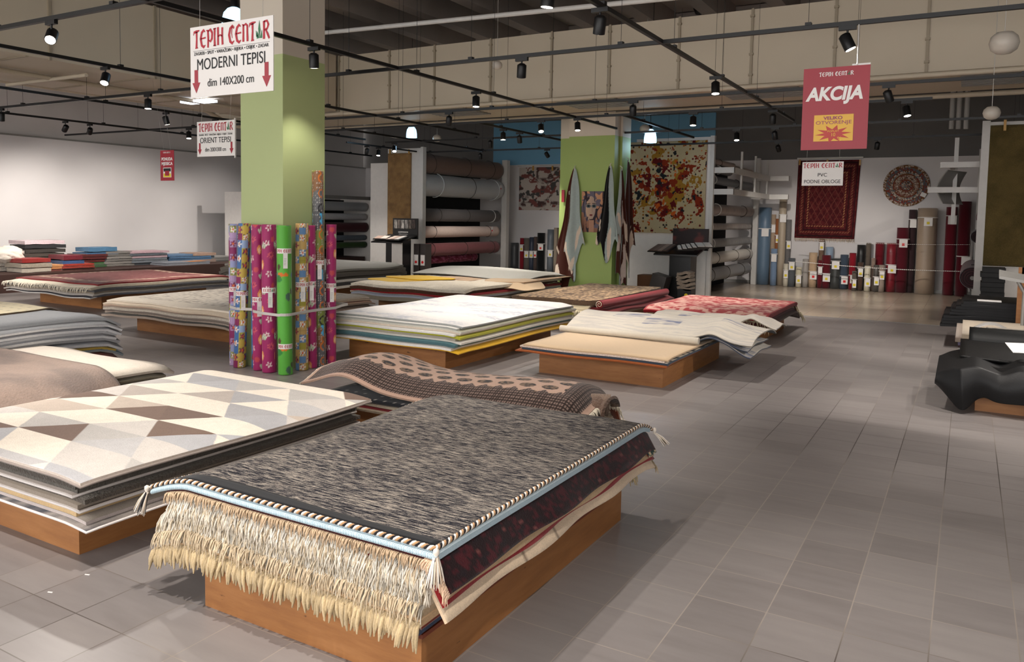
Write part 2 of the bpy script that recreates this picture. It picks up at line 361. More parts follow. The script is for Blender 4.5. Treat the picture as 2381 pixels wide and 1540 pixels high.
for (u, v, y, d) in [(957, 312, 14.9, 'glowing blue bell lamp above the left carpet rack'), (1512, 322, 15., 'glowing blue bell lamp above the splatter rug'), (545, 50, 7.4, 'glowing blue bell lamp behind the big white sign')]:
    p = aty(u, v, y); k = .62 if y > 10 else .8; e = empty('bell_lamp', p, d, 'pendant lamp', 'blue bell lamps')
    mb = MB().lathe(p, [(.2 * k, -.08), (.195 * k, .02), (.17 * k, .1), (.11 * k, .16), (.06 * k, .18)], 24); mb.build('shade', M_BLUELAMP, e)
    MB().lathe(p, [(.06 * k, .17), (.06 * k, .3), (.001, .32)], 16).build('lamp_holder', M_BLACK, e)
    MB().tube([p + Vector((0, 0, .3)), (p.x, p.y, 6.02)], .006, 5).build('cable', M_BLACK, e)
    L = bpy.data.lights.new('bell_light', 'POINT'); L.energy = 9; L.color = (.55, .8, 1); L.shadow_soft_size = .12; lo = bpy.data.objects.new('bell_light', L); COL.objects.link(lo); lo.location = p + Vector((0, 0, -.16))
p = atz(462, 239, 3.6)
box('ceiling_light', p.x - .35, p.x + .35, p.y - .12, p.y + .12, 3.6, 3.64, M_PANEL, None, label='small bright rectangular light panel under the left duct', cat='ceiling light')
# security cameras under the beam
for (u, v, d) in [(1165, 75, 'small black dome camera above the big duct near the middle'), (1627, 20, 'small black dome camera above the big duct at the right'), (803, 117, 'small black dome camera above the big duct at the left')]:
    p = aty(u, v, 16.2); e = MB().lathe(p, [(.001, -.13), (.08, -.11), (.13, 0), (.09, .1), (.001, .12)], 16)
    e.tube([p, p + Vector((0, .25, .1))], .03, 6); e.build('dome_camera', M_BLACKP, None, d, 'camera', 'dome cameras')

for i, u in enumerate((2216, 2232, 2250)):
    p = aty(u, 225, 19.5); q = aty(u, 300, 19.5); MB().tube([(p.x, 19.5, 6.02), (p.x, 19.5, q.z)], .05, 8).build('service_pipe', M_WHITEMET, None, f"{['left', 'middle', 'right'][i]} one of three pale vertical pipes above the round wall rug's right side", 'pipe', 'vertical pipes at the far right')
# ---------------------------------------------------------------- lighting tracks
TZ = 3.3
BTR = [(-2.57, 1.5, 13.6), (-5.67, 1.5, 13.6), (-8.65, 1.5, 13.6), (-11.6, 1.5, 13.6), (-14.6, 1.5, 17.4), (-7.58, 11.85, 15.2), (-4.85, 11.85, 15.6), (-10.6, 11.85, 17), (-12.45, 13.95, 16.6), (.5, 1.5, 6.2)]
ATR = [(4.07, -17.5, -3.5), (7.2, -17.5, 3), (10.42, -17.5, 3), (11.86, -11.6, -.5), (14.3, -11.6, 3), (16.85, -13, 3), (1.1, -12, 4)]
def track(p0, p1, lab):
    p0, p1 = Vector(p0), Vector(p1); mid = (p0 + p1) / 2; e = empty('lighting_track', mid, lab, 'lighting track', 'black lighting tracks')
    w_ = .018; al = (p1 - p0).normalized()
    if abs(al.x) > .5: MB().box(p0.x, p1.x, p0.y - w_, p0.y + w_, TZ - .018, TZ + .018).build('rail', M_BLACK, e)
    else: MB().box(p0.x - w_, p0.x + w_, p0.y, p1.y, TZ - .017, TZ + .019).build('rail', M_BLACK, e)
    n = int((p1 - p0).length / 1.6)
    for k in range(n):
        q = p0.lerp(p1, (k + .5) / n)
        if q.y < 2: continue
        mb = MB().box(q.x - .025, q.x + .025, q.y - .025, q.y + .025, TZ + .015, TZ + .04).tube([q + Vector((0, 0, .03)), q + Vector((0, 0, .34 if 11.9 < q.y < 14.6 or -13.5 < q.x < -10.9 and q.y < 12 else 2.3))], .0025, 4)
        mb.build('hanger', M_BLACK, e)
btn = ['rightmost lengthwise black track over the aisle', 'lengthwise black track passing the near green column', 'lengthwise black track over the beige round pile left of the column', 'lengthwise black track under the left duct edge', 'lengthwise black track nearest the left wall', 'short lengthwise black track left of the hide column', 'short lengthwise black track right of the hide column', 'short lengthwise black track over the left carpet rack', 'short lengthwise black track left of the brown shaggy panel', 'lengthwise black track right of the camera']
atn = ['nearest crosswise black track behind the big white sign', 'crosswise black track carrying the lamp above the red sign', 'crosswise black track just in front of the big duct', 'crosswise black track under the front edge of the big duct', 'crosswise black track under the rear edge of the big duct', 'farthest crosswise black track in front of the far wall', 'crosswise black track over the camera']
for (x, a_, b_), d in zip(BTR, btn): track((x, a_, TZ), (x, b_, TZ), d)
for (y, a_, b_), d in zip(ATR, atn): track((a_, y, TZ), (b_, y, TZ), d)

# spotlights: prototype, then copies
proto = {}
def spot_proto(lit):
    e = empty('track_spotlight', (0, 0, 0))
    ad = MB().box(-.07, .07, -.017, .017, -.035, 0).tube([(0, 0, -.03), (0, 0, -.075)], .009, 8).build('adapter', M_BLACK, e)
    hb = MB(); hb.tube([(0, 0, .07), (0, 0, .055), (0, 0, -.07)], [.028, .048, .048], 16, caps=True)
    hd = hb.build('lamp_head', M_BLACK, e)
    mb = MB(); mb.add([(.041 * math.cos(a * PI / 8), .041 * math.sin(a * PI / 8), -.0715) for a in range(16)], [tuple(range(16))])
    ls = mb.build('lens', M_LAMP, hd)
    return e
SPOTP = spot_proto(True)
def place_spot(pos, aim, label, power, first=[True]):
    e = SPOTP if first[0] else SPOTP.copy()
    if not first[0]: COL.objects.link(e)
    kids = [c for c in SPOTP.children]
    e.location = pos; tag(e, label, 'spotlight', 'black track spotlights')
    d = (Vector(aim) - (Vector(pos) + Vector((0, 0, -.13)))).normalized(); q = (-d).to_track_quat('Z', 'Y')
    for c in kids:
        if first[0]: c2 = c
        else:
            c2 = c.copy(); COL.objects.link(c2); c2.parent = e
            for g in c.children: g2 = g.copy(); COL.objects.link(g2); g2.parent = c2
        if c.name.startswith('lamp_head'):
            c2.rotation_mode = 'QUATERNION'; c2.rotation_quaternion = q; c2.location = (0, 0, -.13)
    first[0] = False
    L = bpy.data.lights.new('spot', 'SPOT'); L.energy = power; L.color = (1, .93, .86); L.spot_size = math.radians(78); L.spot_blend = .7; L.shadow_soft_size = .035
    lo = bpy.data.objects.new('spot', L); COL.objects.link(lo); lo.location = Vector(pos) + Vector((0, 0, -.13)) + d * .09; lo.rotation_mode = 'QUATERNION'; lo.rotation_quaternion = q
def snap(u, v):
    p = atz(u, v, TZ - .13)
    best = min([(abs(p.x - x), 'x', x) for (x, a_, b_) in BTR if a_ - .3 < p.y < b_ + .3] + [(abs(p.y - y), 'y', y) for (y, a_, b_) in ATR if a_ - .3 < p.x < b_ + .3])
    if best[0] < 1.:
        if best[1] == 'x': p = atx(u, v, best[2]) ; p.z = TZ
        else: p = aty(u, v, best[2]); p.z = TZ
    return Vector((p.x, p.y, TZ - .018))
SP = 155.
SPOTS = [  # u, v, aim offset (dx, dy) at floor level, label
    (120, 78, (2.6, -2.4), 'brightest spotlight, glaring toward the viewer at the upper left'),
    (245, 170, (1.2, -1.6), 'glowing spotlight right below the glaring one'),
    (3, 257, (-1, .5), 'dark spotlight at the left edge of the picture'),
    (344, 227, (.1, -.1), 'spotlight pointing straight down left of the big white sign'),
    (386, 270, (0, 1.), 'dark spotlight just above the small red hanging sign'),
    (152, 290, (-4.2, .8), 'left one of two dark spotlights aimed at the left wall'),
    (209, 295, (-4.2, 2.2), 'right one of two dark spotlights aimed at the left wall'),
    (439, 303, (.5, -.4), 'glowing spotlight left of the small white hanging sign'),
    (730, 128, (-.6, .8), 'dark spotlight in front of the near green column'),
    (1395, 45, (-.9, 1.2), 'large dark spotlight at the top centre of the picture'),
    (1213, 161, (-.8, 1.2), 'dark spotlight below the big duct centre'),
    (1107, 230, (.1, -.2), 'glowing spotlight pointing down right of the near column'),
    (1044, 273, (-1.4, 1.5), 'dark spotlight above the left carpet rack'),
    (1472, 252, (-.6, 1.6), 'dark spotlight above the hide column'),
    (1970, 90, (1.5, .2), 'spotlight shining to the right above the red action sign'),
    (1664, 197, (.2, -.4), 'glowing spotlight on the aisle track under the duct'),
    (1797, 268, (-.4, 1.6), 'dark spotlight near the far end of the aisle track'),
    (2066, 215, (1.0, 1.6), 'dark spotlight just right of the red action sign'),
    (2109, 243, (.6, -.6), 'glowing spotlight right of the red action sign'),
    (1343, 290, (.4, -.5), 'glowing spotlight in front of the cream top of the hide column'),
    (1170, 312, (.2, -.2), 'glowing spotlight right above the left carpet rack end'),
    (1258, 292, (.9, -1.3), 'bright spotlight between the left rack and the hide column'),
    (917, 340, (1.2, -1.4), 'bright spotlight glaring above the brown shaggy panel'),
    (853, 350, (-1.5, 1.), 'dark spotlight left of the brown shaggy panel'),
    (880, 354, (.3, -.6), 'small glowing spotlight left of the brown shaggy panel'),
    (1208, 317, (-.5, 1.6), 'dark spotlight in front of the blue-lit wall patch'),
    (1140, 328, (-1, 1.8), 'dark spotlight over the far end of the left rack'),
    (1117, 352, (-1, 2.), 'dark spotlight touching the left rack top'),
    (1272, 352, (.3, 4.2), 'dark spotlight low over the marbled wall rug'),
    (1612, 271, (.1, -.4), 'small glowing spotlight above the splatter rug'),
    (1713, 312, (.3, -.7), 'small glowing spotlight above the right carpet rack'),
    (1802, 306, (.2, 2.), 'dark spotlight above the wall rug with medallions, upper of two'),
    (1810, 336, (.4, 4.), 'dark spotlight above the wall rug with medallions, lower of two'),
    (2040, 333, (-.5, 1.8), 'bright spotlight below the red action sign near the far wall'),
]
for (u, v, off, lab) in SPOTS:
    p = snap(u, v); place_spot(p, (p.x + off[0], p.y + off[1], 0), lab, SP * {730: .3, 152: 2.2, 209: 2.2, 3: 1.6, 1802: 1.8, 1810: 1.8, 1272: 1.8, 1208: 1.6, 1140: 1.6, 1107: 1.4, 120: .7, 245: .8}.get(u, 1))
# tracks continued behind the camera, plus lamps added to brighten wall, aisle and piles
k = 0
for (x, y, dx_, dy_) in [(-14.6, 12., -4.5, .8), (-14.6, 14.6, -4., .4), (-14.6, 5.2, -4.5, .5), (-2.57, 1.9, .2, .6), (-2.57, 4.9, -.4, .1), (-5.67, 2.6, .3, 1.3), (-8.65, 3.2, 1.2, .2), (.5, 3.6, .3, .6), (.5, 5.9, .5, 2.4), (-3, 1.1, .4, 1.2),
                      (-11.6, 4.6, .6, .6), (-14.6, 6.0, -.8, .8), (-11.6, 9.6, -.8, .3), (1.7, 10.42, -2.4, -1.2), (-14.6, 13.4, -1.8, .4), (-.2, 1.1, .1, .8), (-6, 1.1, .3, 1.4), (1.5, 7.2, -2.2, .2), (2., 14.3, -.8, .2), (1.2, 16.85, -1.2, 3.2)]:
    k += 1; place_spot((x, y, TZ - .018), (x + dx_, y + dy_, 0), 'added black track spotlight over the rug piles, mostly out of the picture', SP * (1.1 if y < 5 else 1))

# ---------------------------------------------------------------- rug piles
def platform(name, x0, x1, y0, y1, h, label):
    e = empty(name, ((x0 + x1) / 2, (y0 + y1) / 2, 0), label, 'display platform', 'plywood display platforms')
    MB().box(x0, x1, y0, y1, 0, h - .016).build('box_body', M_WOOD, e)
    MB().box(x0 - .012, x1 + .012, y0 - .012, y1 + .012, h - .016, h).build('top_board', M_WOODTOP, e)
    return e
def jit(a): return random.uniform(-a, a)
class Pile:
    """a pile of rugs on a platform: every rug follows the same sag so that they lie on one another"""
    def __init__(s, box_, h, ext, desc, group, k=1.1, wave=.006, seed=0, slump=None):
        s.b = box_; s.z = h + .002; s.ext = ext; s.desc = desc; s.group = group; s.k = k; s.wave = wave; s.seed = seed; s.n = 0; s.slump = slump
    def off(s, x, y):
        b = s.b; dx = np.maximum(0, np.maximum(b[0] - x, x - b[1])); dy = np.maximum(0, np.maximum(b[2] - y, y - b[3])); d = np.sqrt(dx * dx + dy * dy)
        o = -s.k * d ** 1.7 * (1 + .25 * np.sin(x * 5 + y * 3 + s.seed))
        o = o + s.wave * (vn(x * 1.7, y * 1.7, s.seed) * 2)
        if s.slump: o = o + s.slump(x, y)
        return o
    def rug(s, thk, col, label, edge=None, ext=None, mat=None, name='rug', nx=14, ny=14, cat='rug', rot=0, corner=.0, colf=None, jitter=.045, lift=None, gap=.0015, back=None, shape=None):
        x0, x1, y0, y1 = ext or s.ext
        if jitter: x0 += jit(jitter); x1 += jit(jitter); y0 += jit(jitter); y1 += jit(jitter)
        cx, cy = (x0 + x1) / 2, (y0 + y1) / 2; hx, hy = (x1 - x0) / 2, (y1 - y0) / 2; z0 = s.z + thk
        if not ext and jitter and not rot: rot = jit(.012)
        ca, sa = math.cos(rot), math.sin(rot)
        def fn(U, V):
            a = U * 2 - 1; b_ = V * 2 - 1
            if shape: a, b_ = shape(a, b_)
            X = cx + a * hx * ca - b_ * hy * sa; Y = cy + a * hx * sa + b_ * hy * ca
            Z = z0 + s.off(X, Y)
            if lift: Z = Z + lift(U, V, X, Y)
            return X, Y, Z
        if edge is None: edge = tuple(min(1, c * 1.15 + .02) for c in C(col)) if col is not None else '#cfc8bf'
        o = sheet(name, fn, nx, ny, thk, mat or M_PILE, colf or col, edge, None, label, cat, s.group, None, back or edge)
        s.z = z0 + gap; s.n += 1; return o, fn
    def many(s, specs, total, **kw):
        """specs bottom first: (thickness, colour, colour words[, edge colour[, material]])"""
        out = []
        for q in specs:
            lab = f"{q[2]} rug, {ordl(s.n, total)} in the pile {s.desc}"
            out.append(s.rug(q[0], q[1], lab, edge=q[3] if len(q) > 3 else None, mat=q[4] if len(q) > 4 else None, **kw)[0])
        return out
def ellipse_shape(a, b):
    return a * np.sqrt(1 - b * b / 2), b * np.sqrt(1 - a * a / 2)
def rounded(rad):
    def f(a, b):
        k = rad * (np.abs(a) * np.abs(b)) ** 6
        return a * (1 - k), b * (1 - k)
    return f
def edge_on(fn, u0, v0, u1, v1):
    def g(t_):
        u = np.array([[u0 + (u1 - u0) * t_]]); v = np.array([[v0 + (v1 - v0) * t_]])
        X, Y, Z = fn(u, v); return Vector((float(np.ravel(X)[0]), float(np.ravel(Y)[0]), float(np.ravel(Z)[0])))
    return g
def fringe_on(name, fn, u0, v0, u1, v1, L, n, col, parent, out, dz=0, **kw):
    g = edge_on(fn, u0, v0, u1, v1); a, b = g(0), g(1); dzv = Vector((0, 0, dz))
    return fringe(name, a, b, L, n, col, parent, out, off=lambda t_: g(t_) + dzv, **kw)
def piping(name, fn, pts, r, mat, parent, n=40, dz=0, seg=6):
    """cord along the sheet edge through the given uv corners"""
    P = []
    for (a, b) in zip(pts[:-1], pts[1:]):
        g = edge_on(fn, *a, *b)
        for k in range(n): P.append(g(k / n) + Vector((0, 0, dz)))
    P.append(edge_on(fn, *pts[-1], *pts[-1])(0) + Vector((0, 0, dz)))
    return P

# ---- pile 1, nearest: charcoal melange rug on top
platform('display_platform', -2.69, -1.575, 2.155, 3.98, .2, 'plywood platform under the nearest pile with the charcoal rug on top')
D1 = 'under the large charcoal rug'
P1 = Pile((-2.72, -1.5, 2.13, 4.0), .2, (-2.92, -1.5, 2.16, 4.05), D1, 'rugs in the nearest pile', k=.9, seed=1)
def ornament(c0, c1, sx, sy, seed=0, th=.55):
    def f(U, V, X, Y): return mixc(sst(fbm(X * sx, Y * sy, seed), th - .04, th + .04), c0, c1)
    return f
o, fn = P1.rug(.014, None, f'navy and white patterned rug, lowest in the pile {D1}', colf=ornament('#22304a', '#a9a59c', 30, 30, 3), edge='#27324a', ext=(-2.9, -1.56, 2.12, 4.02), jitter=0, nx=60, ny=60)
o, fn = P1.rug(.012, '#7c2a1c', f'thin rust rug, second lowest in the pile {D1}', edge='#6d2416', ext=(-2.88, -1.56, 2.13, 4.05), jitter=0)
o, fn = P1.rug(.024, '#c9a884', f'beige rug with long knotted tassel fringe in the pile {D1}', edge='#c2a27c', ext=(-2.96, -1.555, 2.12, 4.08), jitter=0)
for q in range(2):
    a, b = ((0, .5), (.5, 1))[q]
    fringe_on('tassel_fringe', fn, a, 0, b, 0, .062, 105, '#b7a27e', o, (0, -.8, 0), dz=-.010, wd=.008, sag=1.15, seg=5)
fringe_on('tassel_fringe', fn, .96, 1, 1, 1, .1, 10, '#b7a27c', o, (.3, 1, 0), dz=-.012, wd=.006, seg=5)
D_ = [(.024, '#bfa98c', 'tan shaggy', '#b8a284'), (.024, '#d2c3ab', 'cream shaggy', '#c9baa2'), (.022, '#c3b298', 'beige', '#b9a78b'), (.026, '#d8cdbb', 'ivory silky', '#cfc3ae'), (.022, '#c8b89f', 'sand', '#c0ae92'), (.024, '#cdbfa8', 'pale fringed', '#c5b69e')]
for i, (th, c_, nm, e_) in enumerate(D_):
    o, fn = P1.rug(th, c_, f"{nm} rug, {['third', 'fourth', 'fifth', 'sixth', 'seventh', 'eighth'][i]} layer above the tassels' rug {D1}".replace("'", ''), edge=e_, ext=(-2.95 + jit(.02), -1.56 + jit(.008), 2.14 + jit(.012), 4.04), jitter=0, nx=30, ny=20)
    fringe_on('fringe', fn, 0, 0, 1, 0, .05 + .012 * (i % 3), 330, ['#c9b392', '#d9d2c2', '#cdb99a', '#e2dccf', '#d3c3a8', '#dcd3c2'][i], o, (0, -.8, 0), dz=-th / 2, wd=.0028, sag=.9, mat=M_SHEEN)
# red rugs whose right edge folds down the side of the pile
def hang_right(xe, drop, ztop, x0, y0, y1, wav=.006, seed=0):
    """sheet across the pile that bends down at x = xe and hangs by 'drop'"""
    def fn(U, V):
        L1 = xe - x0; R_ = .03; L2 = R_ * PI / 2 * .9; L = L1 + L2 + drop; sN = U * L
        X = np.where(sN < L1, x0 + sN, np.where(sN < L1 + L2, xe + R_ * np.sin(np.clip((sN - L1) / R_, 0, PI / 2)), xe + R_ * .99 + (sN - L1 - L2) * .5))
        Z = np.where(sN < L1, ztop, np.where(sN < L1 + L2, ztop - R_ * (1 - np.cos(np.clip((sN - L1) / R_, 0, PI / 2))), ztop - R_ * .85 - (sN - L1 - L2) * .86))
        hang = np.clip((sN - L1) / (L2 + drop), 0, 1)
        Y = y0 + V * (y1 - y0); Z = Z + P1.off(np.minimum(X, xe), Y) * (1 - hang * .5)
        X = X + hang * wav * np.sin(Y * 9 + seed) + hang * .012 * (vn(Y * 3, Y * 0, seed))
        return X, Y, Z
    return fn
zt = P1.z
def ff(fn, o, c_, L_=.05, n_=300, u1=.93): fringe_on('fringe', fn, 0, 0, u1, 0, L_, n_, c_, o, (0, -.8, 0), dz=-.006, wd=.003, sag=.95, mat=M_SHEEN)
cream = lambda U, V, X, Y: mixc(sst(np.abs((Y * 9 + vn(Y * 2, Y * 0, 5) * 2) % 1 - .5), .47, .49) * (hsh(np.floor(Y * 9 + vn(Y * 2, Y * 0, 5) * 2), 0, 2) > .45), '#d8c2a6', '#8b7764')
fnc = hang_right(-1.555, .13, zt + .012, -2.86, 2.12, 4.16, .01, 1)
o = sheet('rug', fnc, 60, 120, .012, M_PILE, cream, '#cdb497', None, f'cream rug hanging longest over the right side {D1}', 'rug', 'rugs in the nearest pile', back='#bfa88a')
ff(fnc, o, '#d9cfbe'); fringe_on('fringe', fnc, .94, 1, 1, 1, .05, 24, '#cbb48e', o, (0, 1, 0), wd=.004)
fnr = hang_right(-1.543, .09, zt + .028, -2.86, 2.125, 4.14, .01, 2)
o = sheet('rug', fnr, 40, 60, .014, M_PILE, '#8e1d22', '#7a1518', None, f'bright red rug edge hanging above the cream rug {D1}', 'rug', 'rugs in the nearest pile')
ff(fnr, o, '#cdbb9f', .055)
fnt = hang_right(-1.532, .085, zt + .044, -2.86, 2.13, 4.13, .008, 3)
o = sheet('rug', fnt, 40, 60, .014, M_PILE, '#b89c78', '#a98d6a', None, f'tan rug edge hanging between two red rugs {D1}', 'rug', 'rugs in the nearest pile')
ff(fnt, o, '#e0dacd', .06)
def redpat(U, V, X, Y):
    dX = X + (1 - np.clip((U - .85) / .15, 0, 1)) * 0
    n_ = fbm(Y * 45, U * 90, 4, 3); f1 = sst(n_, .5, .62); m_ = (np.abs((Y * 7) % 1 - .5) + np.abs((U * 22) % 1 - .5))
    c = mixc(f1, '#1c060a', '#430d16'); c = np.where((m_ < .22)[..., None], np.array(C('#1a0c12')), c)
    return np.where(((hsh(np.floor(Y * 40), np.floor(U * 90), 9) > .985))[..., None], np.array(C('#6d3a38')), c)
fnd = hang_right(-1.522, .05, zt + .062, -2.86, 2.15, 4.12, .008, 4)
o = sheet('rug', fnd, 90, 160, .014, M_PILE, '#43101a', '#35090f', None, f'dark wine rug edge folded over the right side {D1}', 'rug', 'rugs in the nearest pile', back='#5b5148')
ff(fnd, o, '#c4a98a', .055)
fnd = hang_right(-1.508, .085, zt + .08, -2.87, 2.11, 4.12, .008, 6)
o = sheet('rug', fnd, 120, 200, .014, M_PILE, redpat, '#35090f', None, 'dark red oriental rug folded over the right side of the nearest pile', 'rug', 'rugs in the nearest pile', back='#2b2a2d')
ff(fnd, o, '#bda384', .04, 260, .9)
def lat(t_): return edge_on(fnd, .9, 0, 1, 0)(t_)
fringe('lattice_fringe', lat(0), lat(1), .045, 60, '#d8b79b', o, (0, -1, 0), wd=.003, off=lambda t_: lat(t_) , sag=.6)
def kel(U, V, X, Y): return mixc((((Y * 40).astype(int) + (X * 60).astype(int)) % 3 == 0) * 1., '#1d3a36', '#d6c09c')
sheet('end_border', lambda U, V: (-1.49 + U * .06, 4.0 + V * .12, zt + .05 - U * .09 + V * 0), 10, 14, .004, M_FLAT, kel, '#5b1018', o, label='green and cream patterned end border')
# loose plies carry the sheet ends at the left
P1.z = zt + .083
o, fnb = P1.rug(.022, '#a9b8bf', 'light blue rug with a woven herringbone edge directly under the charcoal rug', edge='#9fb4bf', ext=(-2.965, -1.478, 2.115, 4.14), mat=M_PILE, nx=40, ny=40, jitter=0)
def hb(U, V, X, Y): return mixc((((X * 130 + np.abs(V * 6 % 1 - .5) * 3) % 1) > .5) * 1., '#b9cbd2', '#7f97a4')
g = edge_on(fnb, 0, 0, 1, 0)
def fnh(U, V):
    Xg, Yg, Zg = fnb(U, 0 * U); a = V * PI
    return Xg, Yg - .013 * np.sin(a) - .002, Zg - .002 - .011 * (1 - np.cos(a))
sheet('woven_binding', lambda U, V: fnh(U, 1 - V), 700, 8, .002, M_FLAT, hb, '#9fb4bf', o, label='pale blue herringbone binding')
o, fnt_ = P1.rug(.014, None, 'large charcoal and beige melange rug with braided cord edge topping the nearest pile', colf='#000000', edge='#3a3836', ext=(-2.985, -1.496, 2.12, 4.215), nx=50, ny=60, jitter=0, mat=M_MELANGE)
TOP1 = o
# black end band
def fnband(U, V):
    wv = .052 * (.35 + .65 * np.sin(np.clip(U * .9 + .05, 0, 1) * PI)) + .012 * np.sin(U * 7)
    X, Y, Z = fnt_(U * .985 + .008, .004 + V * wv / 2.1 * 1.35); return X, Y, Z + .0022
sheet('black_end_band', fnband, 60, 4, .002, M_FLAT, '#121316', '#121316', o, label='smooth black band along the front end')
sheet('black_end_band', lambda U, V: (lambda q: (q[0], q[1], q[2] + .0022))(fnt_(U * .98 + .01, .985 + V * .012)), 40, 2, .002, M_FLAT, '#16171b', '#121316', o, label='smooth black band along the far end')
def braid(P, r, parent, pitch=.03):
    cols = ['#ded6cb', '#17161a', '#b08a5e', '#ded6cb']; out = []
    L = [0]
    for a, b in zip(P[:-1], P[1:]): L.append(L[-1] + (b - a).length)
    mb = MB()
    for k in range(3):
        pts = []; n = int(L[-1] / .006); j = 0
        for i in range(n + 1):
            s_ = L[-1] * i / n
            while j < len(L) - 2 and L[j + 1] < s_: j += 1
            p = P[j].lerp(P[j + 1], (s_ - L[j]) / max(1e-6, L[j + 1] - L[j])); d = (P[j + 1] - P[j]).normalized(); sd = d.cross(Vector((0, 0, 1))).normalized(); a = 2 * PI * (s_ / pitch + k / 3)
            pts.append(p + sd * math.cos(a) * r * .62 + Vector((0, 0, 1)) * math.sin(a) * r * .62)
        mb.tube(pts, r * .62, 5, col=['#e0d8ce', '#1b191c', '#a98560' ][k])
    return mb.build('braided_cord', M_FLAT, parent)
for seg_ in ([(0, 0), (1, 0)], [(1, 0), (1, 1)], [(0, 0), (0, 1)]):
    n = 60; g = edge_on(fnt_, *seg_[0], *seg_[1]); braid([g(k / n) + Vector((0, 0, -.006)) for k in range(n + 1)], .0085, o, .036)
def tassel(p, dirv, parent, L=.085, n=46):
    mb = MB(); dirv = Vector(dirv).normalized(); k0 = p
    prof = [(.001, .012), (.01, .006), (.011, -.006), (.006, -.016), (.01, -.022)]
    mb.lathe(p, prof, 10, col='#d9cfc2')
    for k in range(n):
        a = random.uniform(0, 2 * PI); sp_ = random.uniform(.1, 1) * .34; d = (Vector((math.cos(a) * sp_, math.sin(a) * sp_, 0)) + dirv).normalized(); s0 = p + Vector((math.cos(a) * .007, math.sin(a) * .007, -.018))
        c_ = random.choice(['#e0d6ca', '#d9cfc2', '#cbb9a3', '#1c1a1d', '#e6ddd2'])
        mb.tube([s0, s0 + d * L * .5, s0 + d * L * random.uniform(.85, 1.1) + Vector((0, 0, -.012))], [.0025, .003, .001], 4, col=c_, caps=False)
    return mb.build('tassel', M_FLAT, parent)
for uv, dv in (((1, 0), (.12, -.25, -1)), ((0, 0), (-.35, -.3, -1)), ((1, 1), (.6, .3, -.5)), ((0, 1), (-.5, .3, -.6))):
    g = edge_on(fnt_, *uv, *uv); tassel(g(0) + Vector((.012 * (1 if uv[0] else -1), -.012 if uv[1] == 0 else .012, -.008)), dv, o)

# ---- pile 2: triangle rug
platform('display_platform', -4.8, -3.6, 2.17, 3.92, .2, 'plywood platform under the pile with the triangle patterned rug')
D2 = 'under the triangle rug'
P2 = Pile((-4.85, -3.57, 2.14, 3.95), .2, (-4.93, -3.45, 2.1, 4.02), D2, 'rugs in the triangle rug pile', k=.3, wave=.002, seed=2)
speck = lambda a, b, s_=120, th=.5, sd=0: (lambda U, V, X, Y: mixc(sst(fbm(X * s_, Y * s_, sd, 2), th - .1, th + .1), a, b))
mottled = lambda U, V, X, Y: mixc(sst(fbm(X * 14, Y * 14, 3), .42, .6), '#3f4046', '#8f8780')
L2 = [(.014, mottled, 'charcoal mottled', '#a49a9c'), (.016, '#9b9186', 'grey beige', '#b5aaa6'), (.02, '#b59b73', 'honey beige', '#c2a67c'), (.018, '#5a5048', 'brown grey', '#c5bbb3'), (.02, '#8b8073', 'taupe', '#8f8478'),
      (.022, '#6b665f', 'salt and pepper', '#575049'), (.016, '#9c928a', 'warm grey', '#d2c8c2'), (.024, '#8d8b86', 'grey flecked shaggy', '#59554f'), (.022, '#77716a', 'dark flecked shaggy', '#4b453f'), (.02, '#9a8d80', 'mushroom', '#877b70'), (.02, '#5f564e', 'dark brown flecked', '#4b4038')]
for i, (th, c_, nm, e_) in enumerate(L2):
    f_ = callable(c_); shg = 'shag' in nm or 'pepper' in nm or 'flecked' in nm
    o, fn = P2.rug(th, None if f_ else c_, f"{nm} rug, {ordl(i, len(L2) + 1)} in the pile {D2}", colf=c_ if f_ else None, edge=e_, mat=M_SHAG if shg else M_PILE, nx=30, ny=30, ext=(-4.95, -3.4 - .1 * hsh(i, 1.) * (i > 0) + (0.03 if i == 0 else 0), 2.06 + .05 * hsh(i, 2.), 4.0 + .05 * hsh(i, 3.)), jitter=.01)
    if i in (0, 3, 6): 
        pb = piping('p', fn, [(0, 0), (1, 0), (1, 1)], .005, None, None, 30, -th / 2)
        MB().tube(pb, .0065, 6, col='#d6cfcb').build('overlock_edge', M_FLAT, o, 'pale stitched edge')
def tri2(U, V, X, Y):
    p = (X + 3.45) / .245; q = (Y - 2.345) / .252; i = np.floor((p + q) / 2); j = np.floor((p - q) / 2); up = q > (i - j)
    r_ = hsh(i * 2 + up, j, 11)
    dark = pick(np.floor(r_ * 9), ['#a5a4a6', '#6a5346', '#aba097', '#a9a8aa', '#b9aa9c', '#b0aba6', '#6f584a', '#b3b0af', '#9f9d9e'])
    light = np.where((hsh(j, i + 3 * up, 3) > .35)[..., None], np.array(C('#e0d5c6')), np.array(C('#c4bdb6')))
    return np.where((hsh(i + j * 3, i - j, 8) > .5)[..., None] == up[..., None], light, dark)
o, fn = P2.rug(.024, None, 'cream, grey and brown triangle patterned rug topping the left foreground pile', colf=tri2, edge='#c9bdb2', ext=(-4.98, -3.35, 2.03, 4.0), nx=300, ny=360, jitter=0)
pb = piping('p', fn, [(0, 0), (1, 0), (1, 1), (0, 1)], .005, None, None, 40, -.018)
MB().tube(pb, .0065, 6, col='#8d827b').build('overlock_edge', M_FLAT, o, 'brown grey stitched edge')

